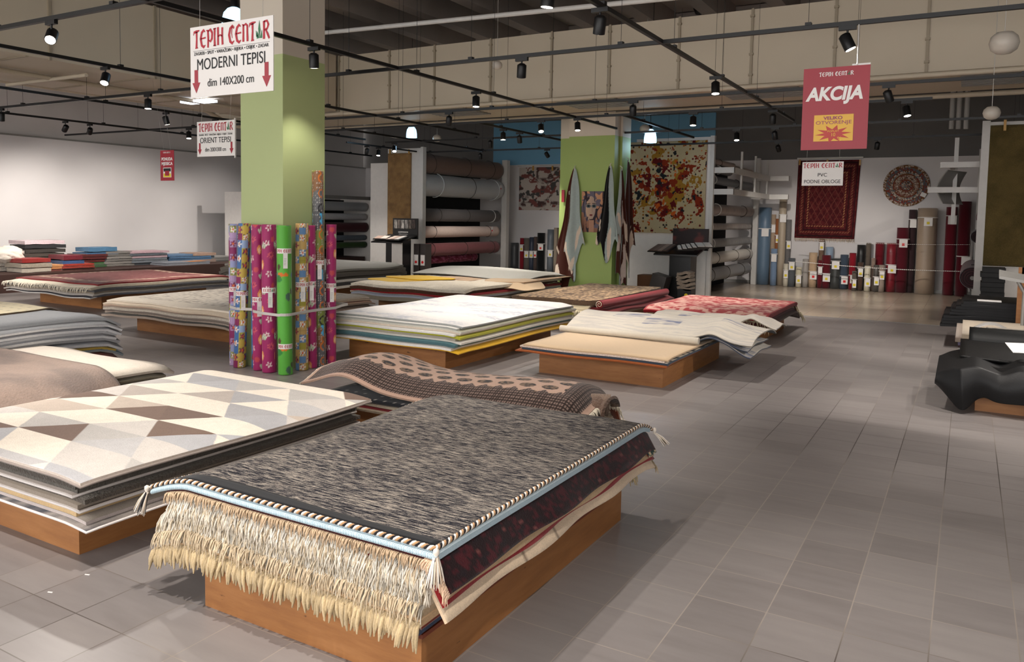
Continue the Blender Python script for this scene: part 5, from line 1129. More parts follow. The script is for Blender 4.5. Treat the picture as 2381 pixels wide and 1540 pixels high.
# brown shaggy rug on the end panel
p0, p1 = aty(904, 356, RY0), aty(957, 512, RY0)
def hang(x0, x1, y, z0, z1, mat, colf, name, label, group=None, edge='#7a5c3a', thk=.03, nx=30, nz=40, warp=.012, parent=None, cat='rug'):
    return sheet(name, lambda U, V: (x0 + U * (x1 - x0) + 0 * V, y - warp * np.sin(U * 5) * V - .004, z0 + V * (z1 - z0)), nx, nz, thk, mat, colf, edge, parent, label, cat, group)
hang(p0.x + .02, p1.x, RY0 - .06, .6, p0.z - .02, M_SHAG, lambda U, V, X, Y: mixc(fbm(U * 6, V * 30, 3, 3), '#6e5234', '#9a784c'), 'rug', 'long brown shaggy rug hanging on the end of the left rack', 'display rugs hung on racks and walls', thk=.035)
for u in (907, 951):
    q = aty(u, 352, RY0 - .12); MB().box(q.x - .012, q.x + .012, q.y - .02, q.y + .02, q.z - .07, q.z + .05).build('clip', plain('amber_clip', '#b98a3a', .4), None, f"small amber clip at the {'left' if u < 920 else 'right'} top of the brown shaggy rug", 'clip', 'clips')
# white partition left of it
pa, pb = aty(862, 380, 16.95), aty(904, 380, 16.95)
MB().box(pa.x, pb.x + .1, 16.95, 17.05, 0, pa.z).build('partition_board', M_WHITE, None, 'plain white partition board left of the brown shaggy rug', 'partition')
# low wall rack far left behind the near column
re_ = empty('carpet_rack', (-16.6, 17.2, 0), 'low rack against the left wall with grey and red rolls', 'rack', 'carpet racks')
MB().box(-17.3, -15.9, 19.1, 19.2, 0, 2.2).build('end_panel', M_WHITE, re_); MB().box(-17.3, -15.9, 14.6, 14.7, 0, 2.2).build('end_panel', M_WHITE, re_)
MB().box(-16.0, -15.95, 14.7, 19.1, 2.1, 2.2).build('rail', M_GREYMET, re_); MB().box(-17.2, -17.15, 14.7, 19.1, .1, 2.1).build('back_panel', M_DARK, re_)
for (v0, v1, col, nm) in [(469, 491, '#9a9da0', 'silver grey'), (517, 541, '#4a1a22', 'dark wine'), (547, 560, '#5b6670', 'slate blue'), (563, 578, '#2f4a1e', 'dark green artificial grass'), (496, 512, '#b8b8ba', 'pale grey')]:
    z0_ = atx(800, (v0 + v1) / 2, -16.2).z; r_ = (atx(800, v0, -16.2).z - atx(800, v1, -16.2).z) / 2
    hroll(-16.25, z0_, 14.75, 19.05, r_, col, f'{nm} roll in the low rack by the left wall', 'rolls in the low left rack', [16.6], '#1a1a1b', mat=M_VINYL if 'silver' in nm else M_PILE)
# right rack beside the aisle
QX, QY0, QY1 = -4.83, 17.0, 21.2
rb = empty('carpet_rack', (QX - .6, 19.1, 0), 'white carpet rack right of the splatter rug with thin rolls', 'rack', 'carpet racks')
MB().box(QX - .06, QX + .03, QY0 - .06, QY0 + .04, 0, 3.47).build('upright', M_WHITEMET, rb)
MB().box(QX - 1.75, QX - .06, QY0 - .02, QY0 + .02, 0, 3.45).build('end_panel', M_WHITE, rb)
MB().box(QX - .1, QX + .03, QY1, QY1 + .12, 0, 3.3).build('upright', M_WHITEMET, rb)
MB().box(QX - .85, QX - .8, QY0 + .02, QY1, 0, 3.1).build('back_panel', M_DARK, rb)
for vz in (396, 446):
    z_ = aty(1668, vz, QY0).z
    MB().box(QX, QX + .45, QY0 - .02, QY0 + .05, z_ - .06, z_ + .06).build('bracket_arm', M_WHITEMET, rb)
    MB().box(QX + .38, QX + .45, QY0, QY1 - .6, z_ - .06, z_ + .06).build('rail', M_WHITEMET, rb)
    MB().box(QX, QX + .9, QY1 - .7, QY1 - .6, z_ - .06, z_ + .06).build('bracket_arm', M_WHITEMET, rb)
for yy in (18.0, 19.3, 20.6):
    MB().box(QX + .34, QX + .38, yy - .035, yy + .035, aty(1668, 446, QY0).z - .02, 3.05 + .15).build('rail_post', M_WHITEMET, rb)
GB = 'rolls in the right rack'
def zq(v): return atx(1665 if True else 0, v, QX - .1).z
def zq2(v): return aty(1755, v, QY1).z
pats = lambda a, b: (lambda U, V, X, Y: mixc(fbm(U * 4, V * 40, 3, 3), a, b))
Bq = [(362, 377, '#8a7466', 'thin pinkish brown', 2.3, [17.5, 18.1]), (379, 398, '#5b5654', 'dark grey', 2.0, [18.0]), (404, 425, '#3b3f43', 'blackish slate', 4.1, [17.6, 19.6]), (472, 501, pats('#5c483b', '#8a705e'), 'wood patterned brown', 4.1, [17.9, 20.3]),
      (519, 537, pats('#5f5248', '#8f8073'), 'thin grey brown', 4.1, [17.5]), (557, 580, pats('#45423f', '#6e6a66'), 'dark grey wood', 4.1, [17.6]), (590, 620, '#bdb6aa', 'cream white', 4.1, [17.9, 19.6, 20.8]), (628, 662, '#5c5a59', 'thick dark grey', 3.9, [17.5, 18.8, 20.2])]
for i, (v0, v1, col, nm, ln, stp) in enumerate(Bq):
    z0_ = (aty(1672, v0, QY0).z + aty(1672, v1, QY0).z) / 2; r_ = (aty(1672, v0, QY0).z - aty(1672, v1, QY0).z) / 2
    cf = col if callable(col) else None
    hroll(QX - .18, z0_, QY0 + .06, QY0 + ln, r_, '#6a5a4c' if cf else col, f'{nm} roll, {ORD[i] + " from above" if i else "topmost"} in the right rack', GB, [(s_, '#d2cfcb') if k == 0 else s_ for k, s_ in enumerate(stp)] if i < 6 else stp, '#8a8177' if i > 2 else '#33302e', None, colf=cf, mat=M_VINYL)
hroll(QX - .2, aty(1735, 396, 20).z, 19.2, 21.1, .09, '#8d7a6a', 'short beige roll behind the rail posts of the right rack', GB, [(19.8, '#d2cfcb')], '#4a4038')
# splatter rug on the end panel
sA, sB = aty(1463, 335, QY0 - .08), aty(1648, 545, QY0 - .08)
def splat(U, V, X, Y):
    s_, t_ = 1 - U, V; base = mixc(fbm(s_ * 3, t_ * 3, 2), '#b5a88c', '#a3946f')
    def blob(sc_, sd, th, col, base, wt=0): 
        n_ = fbm(s_ * sc_ * 1.5, t_ * sc_ * 1.6, sd, 4) + wt - .015; return np.where((n_ > th)[..., None], np.array(C(col)), base)
    ctr = .12 * np.exp(-(((s_ - .55) / .33) ** 2 + ((t_ - .5) / .33) ** 2))
    base = np.where((fbm(s_ * 9, t_ * 9, 31, 4) + ctr > .68)[..., None], np.array(C('#8f6a24')), base)
    base = blob(9, 3, .66, '#7a2a14', base, ctr); base = blob(8, 13, .69, '#571414', base, ctr); base = blob(10, 23, .74, '#1d2024', base, ctr * .8); base = blob(12, 41, .78, '#b5531c', base, ctr)
    dd = hsh(np.floor(s_ * 26), np.floor(t_ * 28), 7); q = (s_ * 26 % 1 - .5) ** 2 + (t_ * 28 % 1 - .5) ** 2
    return np.where(((dd > .8) & (q < .12 * dd))[..., None], pick(np.floor(hsh(np.floor(s_ * 26), np.floor(t_ * 28), 8) * 3), ['#5a1814', '#2a2522', '#8a5a20']), base)
hang(sA.x, QX - .13, QY0 - .06, sB.z, 3.38, M_FLAT, splat, 'rug', 'large cream rug with red and ochre paint splatter hanging on the right rack', 'display rugs hung on racks and walls', thk=.012, nx=240, nz=260, edge='#8a5a2a')
# small extension at the left of the end panel so that the rug hangs on something
MB().box(sA.x - .05, QX - 1.7, QY0 - .015, QY0 + .015, 0, 3.36).build('end_panel', M_WHITE, rb)

# ---------------------------------------------------------------- far wall rugs
def clip_at(p, lab): MB().box(p.x - .02, p.x + .02, p.y - .03, p.y + .01, p.z - .09, p.z + .05).build('clip', plain('amber_clip', '#b98a3a', .4), None, lab, 'clip', 'clips')
WY = FWY - .02
a = aty(1208, 390, WY); b = aty(1330, 490, WY)
def marb(U, V, X, Y):
    n_ = fbm(U * 6 + fbm(U * 5, V * 5, 9) * 3, V * 6, 4, 4); base = mixc(sst(n_, .35, .5), '#4f3c3a', '#b5aaa0'); base = np.where((fbm(U * 9, V * 9, 17, 3) > .62)[..., None], np.array(C('#7a4a45')), base)
    return np.where((fbm(U * 11, V * 8, 27, 3) > .68)[..., None], np.array(C('#4c4a48')), base)
hang(a.x, b.x, WY, b.z, a.z, M_FLAT, marb, 'rug', 'marbled grey and wine coloured rug hanging on the far wall left of the hide column', 'display rugs hung on racks and walls', thk=.012, nx=120, nz=100, edge='#8a7f76')
MB().tube([(a.x - .05, WY - .02, a.z + .06), (b.x, WY - .02, a.z + .06)], .025, 8).build('hanging_rod', M_WHITEMET, None, 'white rod above the marbled rug on the far wall', 'rod')
for u in (1240, 1285): clip_at(aty(u, 390, WY - .03), f"clip holding the marbled rug, {'left' if u < 1260 else 'right'} one")
# persian
tl_, tr_, bl_, br_ = aty(1857, 374, WY), aty(2002, 380, WY), aty(1847, 553, WY), aty(1986, 557, WY)
def pers(U, V, X, Y):
    s_, t_ = (1 - U) * 1.9, V * 2.4; W_, H_ = 1.9, 2.4; d = np.minimum(np.minimum(s_, W_ - s_), np.minimum(t_, H_ - t_))
    n_ = fbm(s_ * 18, t_ * 18, 3, 2); base = mixc(sst(n_, .45, .6) * .4, '#431418', '#6a2a28')
    lat_ = (np.abs(((s_ + t_ * .6) * 5) % 1 - .5) > .46) | (np.abs(((s_ - t_ * .6) * 5) % 1 - .5) > .46); base = np.where((lat_ & (d > .4))[..., None], np.array(C('#6d3d34')), base)
    for (d0, d1, c_) in ((.06, .1, '#2a1416'), (.16, .21, '#7a4a38'), (.25, .28, '#2a1214'), (.36, .40, '#9a6a4a')):
        dots_ = ((s_ * 12 + t_ * 12) % 1 > .45); base = np.where(((d > d0) & (d < d1) & (dots_ | (c_[1] == '2')))[..., None], np.array(C(c_)), base)
    return base
o = sheet('rug', lambda U, V: (bl_.x + U * (br_.x - bl_.x) + V * (U * (tr_.x - br_.x) + (1 - U) * (tl_.x - bl_.x)), WY - .01 + 0 * U, bl_.z + V * (tl_.z - bl_.z)), 130, 150, .015, M_FLAT, pers, '#3a1214', None, 'dark red oriental rug hanging on the far wall behind the flooring sign', 'rug', 'display rugs hung on racks and walls')
fringe('fringe', (bl_.x, WY - .015, bl_.z), (br_.x, WY - .015, bl_.z), .06, 90, '#c9b7a5', o, (0, -.1, -1), wd=.007)
MB().tube([(tl_.x - .03, WY - .02, tl_.z + .05), (tr_.x + .05, WY - .02, tl_.z + .05)], .025, 8).build('hanging_rod', M_WHITEMET, None, 'white rod above the dark red oriental wall rug', 'rod')
for u, d in ((1860, 'left'), (1924, 'middle'), (2000, 'right')): clip_at(aty(u, 376, WY - .03), f'{d} clip holding the dark red oriental wall rug')
# round braided rug
rc = aty(2107.5, 432, WY); rr_ = (aty(2162, 432, WY).x - aty(2053, 432, WY).x) / 2
def braidp(U, V, X, Y):
    r_ = V; a = U * 2 * PI; ring = np.floor(r_ * 17); n_ = hsh(ring, np.floor(a * (6 + ring) * 1.2), 4); pal = ['#6a3c30', '#8a6a5a', '#a99a8c', '#5a6468', '#7a3a30', '#6d4a2c', '#b5a79a', '#4a3a38']
    base = pick(np.floor((hsh(ring, ring * 0, 6) * .75 + n_ * .25) * 8), pal); return base * (.55 + .6 * np.abs(np.sin(r_ * 17 * PI)))[..., None]
sheet('round_rug', lambda U, V: (rc.x + rr_ * (V + .001) * np.cos(-U * 2 * PI), WY - .02 + 0 * U, rc.z + rr_ * (V + .001) * np.sin(-U * 2 * PI) * .98), 160, 85, .02, M_PILE, braidp, '#6a4a3a', None, 'round braided multicoloured rug hanging on the far wall', 'rug', 'display rugs hung on racks and walls')
q = aty(2147, 453, WY - .06); MB().box(q.x - .06, q.x + .06, q.y - .005, q.y + .005, q.z - .05, q.z + .05, rot=Matrix.Rotation(.4, 3, 'Y'), org=q).build('price_tag', M_PAPER, None, 'white price tag on the round braided rug', 'tag')

# ---------------------------------------------------------------- rolls standing along the far wall
WR = [ # u0,u1,v_top, depth from wall, colour, words, slip (v, colour)
 (1764, 1794, 483, .2, '#5b7186', 'tall steel blue', (541, None)), (1793, 1804, 499, .12, '#a8927c', 'tan', (532, None)), (1803, 1812, 509, .14, '#8f5a38', 'orange brown', (556, 'y')), (1812, 1830, 457, .2, '#a99a86', 'tall beige striped', (508, None)), (1828, 1840, 511, .12, '#6f6c6b', 'grey marbled', (570, 'y')),
 (1792, 1807, 579, .4, '#7286a0', 'light steel blue', (600, None)), (1821, 1833, 614, .5, '#bdb5a3', 'short cream', (638, 'y')), (1833, 1849, 601, .45, '#55585c', 'short dark grey', (619, 'y')), (1850, 1864, 622, .5, '#c4bca4', 'short ivory', (650, 'y')), (1866, 1880, 603, .4, '#99938d', 'light grey', None),
 (1881, 1901, 588, .3, '#b89d80', 'sand beige', (641, 'r')), (1904, 1917, 556, .12, '#7a6353', 'brown labelled', (573, 'y')), (1920, 1938, 575, .12, '#8ea0b2', 'pale blue', None), (1901, 1913, 606, .4, '#5d1820', 'dark red small', (630, None)), (1911, 1932, 594, .32, '#5b1820', 'wine red', (646, 'y')),
 (1932, 1954, 602, .3, '#3b3d3c', 'black green', (617, 'y')), (1954, 1973, 593, .25, '#3d4856', 'navy slate', (652, 'r')), (1975, 1991, 589, .25, '#861a26', 'bright red', (650, 'y')), (1993, 2013, 570, .15, '#131414', 'black', None), (1981, 1992, 631, .6, '#5c544c', 'short grey brown', (660, 'y')), (1994, 2008, 611, .5, '#4c3b31', 'short dark brown', (634, 'y')),
 (2010, 2025, 619, .55, '#c9c1ab', 'short pale cream', (657, 'y')), (2014, 2026, 565, .14, '#645a50', 'slim taupe', None), (2026, 2036, 601, .35, '#8a766a', 'slim pinkish brown', None), (2031, 2045, 617, .55, '#4f4a45', 'short olive grey', (654, 'y')), (2036, 2057, 565, .15, '#6a1822', 'maroon', None), (2044, 2058, 617, .55, '#95857a', 'short beige grey', (641, 'y')),
 (2062, 2086, 566, .35, '#7d1523', 'wide crimson', (626, 'y')), (2086, 2115, 530, .3, '#531620', 'dark maroon dotted', (566, 'r')), (2114, 2133, 488, .2, '#3a2a2c', 'tall dark brown', (520, None)), (2135, 2182, 485, .35, '#9b8875', 'very wide tan', (516, 'y')), (2201, 2228, 482, .35, '#5e1521', 'tall dark red with price slip', (512, 'y')), (2231, 2260, 469, .45, '#4f121d', 'tallest wine red', (607, None)),
 (1187, 1203, 565, .15, '#3c3d3f', 'charcoal', None), (1208, 1217, 554, .15, '#7a1c26', 'slim red', (577, 'y')), (1218, 1230, 554, .15, '#5e5852', 'grey brown', (592, 'y')), (1230, 1240, 552, .15, '#2b3344', 'slim navy', (592, 'y')), (1240, 1248, 551, .15, '#4f433f', 'slim brown', (592, 'r')), (1249, 1265, 542, .15, '#131415', 'tall black', (575, 'r')), (1272, 1286, 534, .15, '#5d646b', 'steel grey', (590, 'y')), (1287, 1295, 530, .15, '#8f8272', 'slim striped beige', None), (1295, 1303, 530, .15, '#5c4c40', 'slim striped brown', None)]
for i, (u0, u1, v, dep, col, nm, slip) in enumerate(WR):
    y = FWY - .05 - dep; p0_, p1_ = aty(u0, v, y), aty(u1, v, y); r = (p1_.x - p0_.x) / 2; y = FWY - max(dep, r + .03); cx_ = (p0_.x + p1_.x) / 2; h = (p0_.z + p1_.z) / 2
    side_ = 'left of the hide column' if u1 < 1320 else ('beside the right rack' if u0 < 1865 else ('under the oriental wall rug' if u0 < 1990 else ('just right of the oriental rug' if u0 < 2060 else 'at the right end')))
    e, fn = vroll((cx_, y), h, r, col, f'{nm} carpet roll at the far wall {side_}'[:200], group='carpet rolls along the far wall', top=tuple(.6 * q for q in C(col)), mat=M_PILE if i % 3 else M_VINYL, n=20)
    if slip:
        q = aty((u0 + u1) / 2, slip[0], y - r - .01); wv = min(r * .8, .09); mb = MB().box(q.x - wv, q.x + wv, q.y - .004, q.y, q.z - .1, q.z + .09, 0)
        if slip[1]: mb.box(q.x - .03, q.x + .03, q.y - .008, q.y - .004, q.z - .06, q.z, 1)
        mb.build('price_slip', [M_PAPER, M_TAGRED if slip[1] == 'r' else M_YEL], e)
        MB().tube([(cx_ + math.cos(a) * (r + .004), y + math.sin(a) * (r + .004), q.z + .1) for a in np.linspace(0, 2 * PI, 20)], .012, 5).build('paper_band', M_PAPER, e)
for (u0, v0, u1, v1, lab) in ((1850, 608, 2262, 632, 'lower white chain stretched in front of the far wall rolls'), (1850, 555, 2262, 569, 'upper thin chain stretched in front of the far wall rolls')):
    a, b = aty(u0, v0, 20.7), aty(u1, v1, 20.7); mb = MB(); n = 90
    for k in range(n):
        q = a.lerp(b, k / n); q.z -= .05 * math.sin(PI * k / n); q2 = a.lerp(b, (k + .75) / n); q2.z -= .05 * math.sin(PI * (k + .75) / n); mb.tube([q, q2], .012 if v0 > 600 else .006, 4)
    mb.build('chain', M_WHITE, None, lab, 'chain', 'chains')

# ---------------------------------------------------------------- hides on the second column
def hide(p, L_, W_, plane, label, colf, ph=0, back='#93a09c', lean=0., amp=.05, bottom=0.):
    """pinned at one point, falling in folds; plane 'y' faces the camera side, 'x' the aisle side"""
    def fn(U, V):
        a = U * 2 - 1; w_ = (.02 + W_ * (V ** .75)) * (1 + .12 * np.sin(V * 7 + ph)); off_ = .035 + amp * V ** .6 * (1 + np.cos(a * 5 + ph)) * .8
        z = p.z - V * L_ * (1 - .22 * np.abs(a) ** 1.5 + .08 * np.sin(a * 6 + ph)) - bottom * V * a
        s_ = a * w_ + lean * V
        if plane == 'y': return p.x + s_, p.y - off_, z
        return p.x + off_, p.y + s_, z
    o = sheet('hide', (lambda U, V: fn(1 - U, V)) if plane == 'y' else (lambda U, V: fn(1 - U, V)), 60, 70, .006, M_PILE, colf, '#8f9a96', None, label, 'hide', 'cow hides hanging on the second column', back=back)
    MB().tube([p + Vector((0, 0, .05)), p + (Vector((0, -.05, .02)) if plane == 'y' else Vector((.05, 0, .02))), p + (Vector((0, -.045, -.04)) if plane == 'y' else Vector((.045, 0, -.04)))], .008, 6).build('hook', M_WHITEMET, o)
    return o
FY, SX = 13.92, -5.79
def hc(ax, brown='#3f1d14', pale='#95a19e', cream='#c9b8a6', thr=.5, sd=0, inv=False):
    def f(U, V, X, Y):
        s_ = U if not inv else 1 - U; base = np.where((s_ + .06 * np.sin(V * 9) > thr)[..., None], np.array(C(pale)), np.array(C(brown)))
        return np.where(((V > .72 + .05 * np.sin(U * 12)) & (fbm(U * 5, V * 5, sd, 2) > .62))[..., None], np.array(C(cream)), base)
    return f
hide(aty(1338, 392, FY), 1.85, .26, 'y', 'brown and pale blue grey cow hide hanging at the left of the second column', hc(0, thr=.3, sd=1, inv=True), ph=.5, lean=-.03)
hide(aty(1333, 430, FY - .0) + Vector((-.06, 0, -.15)), 1.95, .2, 'y', 'brown and white cow hide hanging behind the leftmost one, lower', hc(0, thr=.95, sd=5, inv=True), ph=2., lean=-.05, amp=.02)
hide(aty(1421, 386, FY), 1.7, .2, 'y', 'black and pale grey cow hide hanging at the column corner', hc(0, brown='#0c0c0d', thr=.5, sd=9, inv=True), ph=1.2, lean=-.02)
hide(atx(1441, 392, SX + .02), 1.55, .22, 'x', 'brown cow hide with pale underside hanging on the aisle side, left one', hc(0, thr=.75, sd=3, inv=False), ph=2.2)
hide(atx(1457, 372, SX + .02), 2.15, .3, 'x', 'dark brown cow hide hanging on the aisle side, right one', hc(0, brown='#3a1a12', thr=.8, sd=7, inv=False), ph=.2)
hide(atx(1441, 470, SX + .03), 1.75, .24, 'x', 'brown and white spotted cow hide low on the aisle side of the column', lambda U, V, X, Y: np.where((fbm(U * 4, V * 5, 12, 2) > .48)[..., None], np.array(C('#3f1d14')), np.array(C('#b9aaa0'))), ph=3.)
# portrait picture on the column face (a plain invented face)
a, b = aty(1353, 445, FY - .012), aty(1404, 541, FY - .012)
def face(U, V, X, Y):
    s_, t_ = U, V; base = mixc(t_, '#7c5a4c', '#b98a6a'); base = np.where((fbm(s_ * 4, t_ * 7, 3, 3) > .55)[..., None], np.array(C('#5f5a66')), base)
    dx, dy = (s_ - .42) / .23, (t_ - .58) / .3; fc = dx * dx + dy * dy; base = np.where((fc < 1)[..., None], mixc(np.clip(dx * .5 + .5, 0, 1), '#b99c84', '#8f8078'), base)
    hair = (np.abs(fbm(s_ * 6, t_ * 2.2, 9, 2) - .5) < .05) & (fc > .75); base = np.where(hair[..., None], np.array(C('#332c33')), base)
    for ex in (.31, .55):
        e_ = ((s_ - ex) / .085) ** 2 + ((t_ - .64) / .035) ** 2; base = np.where((e_ < 1.6)[..., None], np.array(C('#4c5a5e')), base); base = np.where((e_ < .35)[..., None], np.array(C('#17181c')), base)
        br = (np.abs(t_ - .70 - .25 * (s_ - ex) * (1 if ex > .4 else -1) * -.2) < .008) & (np.abs(s_ - ex) < .09); base = np.where(br[..., None], np.array(C('#2a2226')), base)
    base = np.where(((((s_ - .43) / .07) ** 2 + ((t_ - .42) / .022) ** 2) < 1)[..., None], np.array(C('#6a3434')), base)
    base = np.where(((np.abs(s_ - .45 - .03) < .008) & (t_ > .49) & (t_ < .62))[..., None], np.array(C('#6f5c50')), base)
    return np.where(((t_ < .3) & (np.abs(s_ - .45) < .11))[..., None], np.array(C('#a07a66')), base)
hang(a.x, b.x, FY - .012, b.z, a.z, M_FLAT, face, 'rug', 'small portrait picture rug of a woman with dark hair between two hides', 'display rugs hung on racks and walls', thk=.008, nx=90, nz=140, edge='#8a5a3a', warp=0)
q = aty(1310, 456, FY + .25); MB().box(q.x - .03, q.x + .03, q.y - .02, q.y, q.z - .12, q.z + .12).build('wall_sign', M_RED, None, 'small red sign on the left edge of the second column', 'sign')

# ---------------------------------------------------------------- sample stands
def stand(x0, x1, y, zt, zs, label, art, white_base):
    e = empty('sample_stand', ((x0 + x1) / 2, y, 0), label, 'display stand', 'carpet sample stands')
    MB().box(x0 + .1, x1 - .25, y - .05, y + .35, 0, zs - .08).build('stand_base', M_BLACKP, e)
    if white_base: MB().box(x0 + .3, x0 + .62, y - .07, y - .05, .35, zs - .12).build('front_card', M_WHITE, e)
    o = MB().box(x0 + .05, x1, y + .28, y + .32, zs - .05, zt).build('header_board', M_BLACKP, e)
    art(o, x0 + .05, x1, y + .275, zs, zt)
    vs = [(x0 - .15, y - .32, zs - .12), (x1 - .05, y - .32, zs - .12), (x1, y + .28, zs + .06), (x0 - .05, y + .28, zs + .06)]
    MB().prism(vs, (0, 0, -.03)).build('sloped_shelf', M_BLACKP, e)
    return e
def art1(o, x0, x1, y, zs, zt):
    for k in range(6):
        w_ = (x1 - x0 - .1) / 6; xa = x0 + .05 + k * w_; col = ['#8f8a84', '#6e655f', '#b5afa8', '#a39d97', '#6b6058', '#5a4a44'][k]
        sheet('photo_tile', lambda U, V: (xa + U * (w_ - .015), y - .004 + 0 * U, zt - .26 + V * .22), 12, 16, .003, M_PRINT, lambda U, V, X, Y: mixc(sst(fbm(U * 3, V * 4, k, 3), .4, .6), tuple(.4 * v for v in C(col)), col), col, o)
    text('COMPANION', ((x0 + x1) / 2 - .05, y - .004, zs + .1), .05, M_WHITEINK, o); text('COLLECTION', ((x0 + x1) / 2 - .05, y - .004, zs + .04), .045, M_WHITEINK, o)
s1 = stand(-12.6, -11.78, 15.5, 1.58, 1.12, 'black sample stand with photo tiles in front of the brown shaggy rug', art1, True)
def art2(o, x0, x1, y, zs, zt):
    sheet('poster', lambda U, V: (x0 + U * (x1 - x0), y - .004 + 0 * U, zs + .0 + V * (zt - zs)), 40, 24, .003, M_PRINT, lambda U, V, X, Y: mixc(sst(fbm(U * 4, V * 4, 5, 3), .45, .75), '#1d1012', '#5c2420'), '#1d1012', o)
    text('SATINO ROMANTICA', ((x0 + x1) / 2 + .1, y - .008, zs + .05), .045, M_WHITEINK, o)
s2 = stand(-5.42, -4.62, 15.8, 1.48, 1.08, 'black sample stand with a dark red poster in front of the splatter rug', art2, False)
def sample_book(x, y, z, w_, rz, cols, label, tilt=.25):
    M = Matrix.Rotation(rz, 3, 'Z') @ Matrix.Rotation(tilt, 3, 'X'); org = Vector((x, y, z)); e = empty('sample_book', org, label, 'sample book', 'sample books on the stands')
    mb = MB().box(x - w_, x + w_, y - w_ * .7, y + w_ * .7, z, z + .02, rot=M, org=org); mb.build('cover', M_BLACKP, e)
    for i, c_ in enumerate(cols):
        t_ = len(cols); MB().box(x - w_ * .9 + i * 1.8 * w_ / t_, x - w_ * .9 + (i + .92) * 1.8 * w_ / t_, y - w_ * .62, y + w_ * .62, z + .021, z + .032 + .004 * i, rot=M, org=org, col=c_).build('sample_swatch', M_FLAT, e)
sample_book(-12.5, 15.32, 1.08, .2, .2, ['#8a7468', '#b5a59a'], 'open sample book at the left on the stand with photo tiles')
sample_book(-12.05, 15.32, 1.08, .24, -.15, ['#b9a89c', '#9a8478', '#c9c3bd'], 'open sample book at the right on the stand with photo tiles')
sample_book(-5.4, 15.55, 1.06, .26, -.35, ['#5a4238', '#6b5448', '#8a7468', '#4a3a32'], 'dark open sample book on the stand below the splatter rug', .4)
for k in range(5): sample_book(-4.95 + k * .09, 15.6 + k * .02, 1.08 + k * .016, .17, .45 + k * .04, ['#cfcac4', '#b8b2ac'], f'white fanned sample book, {ORD[4 - k]} one on the stand below the splatter rug'.replace('top one', 'topmost one'), .35)
box('sample_box', -5.95, -5.6, 15.6, 15.95, 0, .5, plain('wood_crate', '#6b4428', .6), None, label='brown wooden crate left of the stand below the splatter rug', cat='crate')
MB().box(-5.6, -5.3, 15.15, 15.5, 0.0, .55, rot=Matrix.Rotation(.25, 3, 'Y'), org=(-5.4, 15.3, 0)).build('sample_case', plain('dark_case', '#3a3432', .4), None, 'dark leaning sample case left of the stand below the splatter rug', 'case')
e = empty('sample_box', (-4.85, 15.55, 0), 'dark carton with a yellow dot right of the stand below the splatter rug', 'box'); MB().box(-5.0, -4.72, 15.35, 15.65, 0, .28).build('carton', M_BLACKP, e); MB().tube([(-4.82, 15.349, .16), (-4.82, 15.343, .16)], .035, 16).build('yellow_dot', M_YEL, e)
for k in range(5): sheet('folded_sample', lambda U, V: (-5.02 + U * .28, 15.35 + V * .3, .32 + k * .075 + .02 * np.sin(U * 6 + k)), 10, 8, .055, M_SHAG, ['#7a6a5c', '#8f8274', '#6d6055', '#9a8d80', '#85786b'][k], '#8a7c6e', None, f'folded beige sample, {ORD[4 - k]} in the small stack right of the black stand'.replace('top in', 'topmost in'), 'sample', 'folded samples')
e = empty('bag_display', (-12.0, 16.1, 0), 'pair of dark packaged mats with red dots below the brown shaggy rug', 'mat', None)
for k in range(2):
    o = MB().box(-11.98 + k * .2, -11.82 + k * .2, 15.9, 16.15, 0.0, .95 - .0 * k).build('mat_pack', plain('dark_case', '#3a3432', .4), e); MB().box(-11.96 + k * .2, -11.84 + k * .2, 15.89, 15.9, .42, .68).build('label_card', M_PAPER, o); MB().tube([(-11.9 + k * .2, 15.89, .5), (-11.9 + k * .2, 15.885, .5)], .035, 14).build('red_dot', M_TAGRED, o)

# ---------------------------------------------------------------- right side: rack, mats
KX, KY = .11, 16.0
rc_ = empty('carpet_rack', (1., 18, 0), 'white carpet rack at the right edge with a green shaggy rug on its end', 'rack', 'carpet racks')
MB().box(KX, KX + .12, KY - .06, KY + .06, 0, 3.44).build('upright', M_WHITEMET, rc_)
MB().box(KX + .12, KX + 2.2, KY - .02, KY + .02, 0, 3.42).build('end_panel', M_WHITE, rc_)
MB().box(KX, KX + .1, KY + 4, KY + 4.12, 0, 3.3).build('upright', M_WHITEMET, rc_)
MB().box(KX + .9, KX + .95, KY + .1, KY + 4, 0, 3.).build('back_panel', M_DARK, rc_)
for v in (380, 440):
    z_ = aty(2250, v, KY).z; L_ = .62 if v == 380 else .8
    MB().box(KX - L_, KX, KY + .3, KY + .36, z_ - .05, z_ + .05).build('bracket_arm', M_WHITEMET, rc_)
    MB().box(KX - L_ * .75, KX - L_ * .75 + .07, KY + .36, KY + 3.6, z_ - .05, z_ + .05).build('rail', M_WHITEMET, rc_)
z_ = aty(2237, 320, KY + 1.).z; MB().box(KX - .42, KX - .35, KY + 1.0, KY + 1.06, z_ - 1.6, z_).build('rail_post', M_WHITEMET, rc_)
pz = [aty(u, v, KY + .6) for (u, v) in ((2203, 395), (2182, 440), (2212, 460), (2240, 440))]
sheet('vinyl_sheet', lambda U, V: (pz[0].x - .16 * np.sin(V * PI * .9) * (1 - .3 * U) + U * .3, KY + .55 + U * .8, pz[0].z - V * .62), 14, 20, .012, M_VINYL, '#b5b1aa', '#8f8b85', None, 'bent white vinyl sheet sticking out of the right rack', 'vinyl sheet')
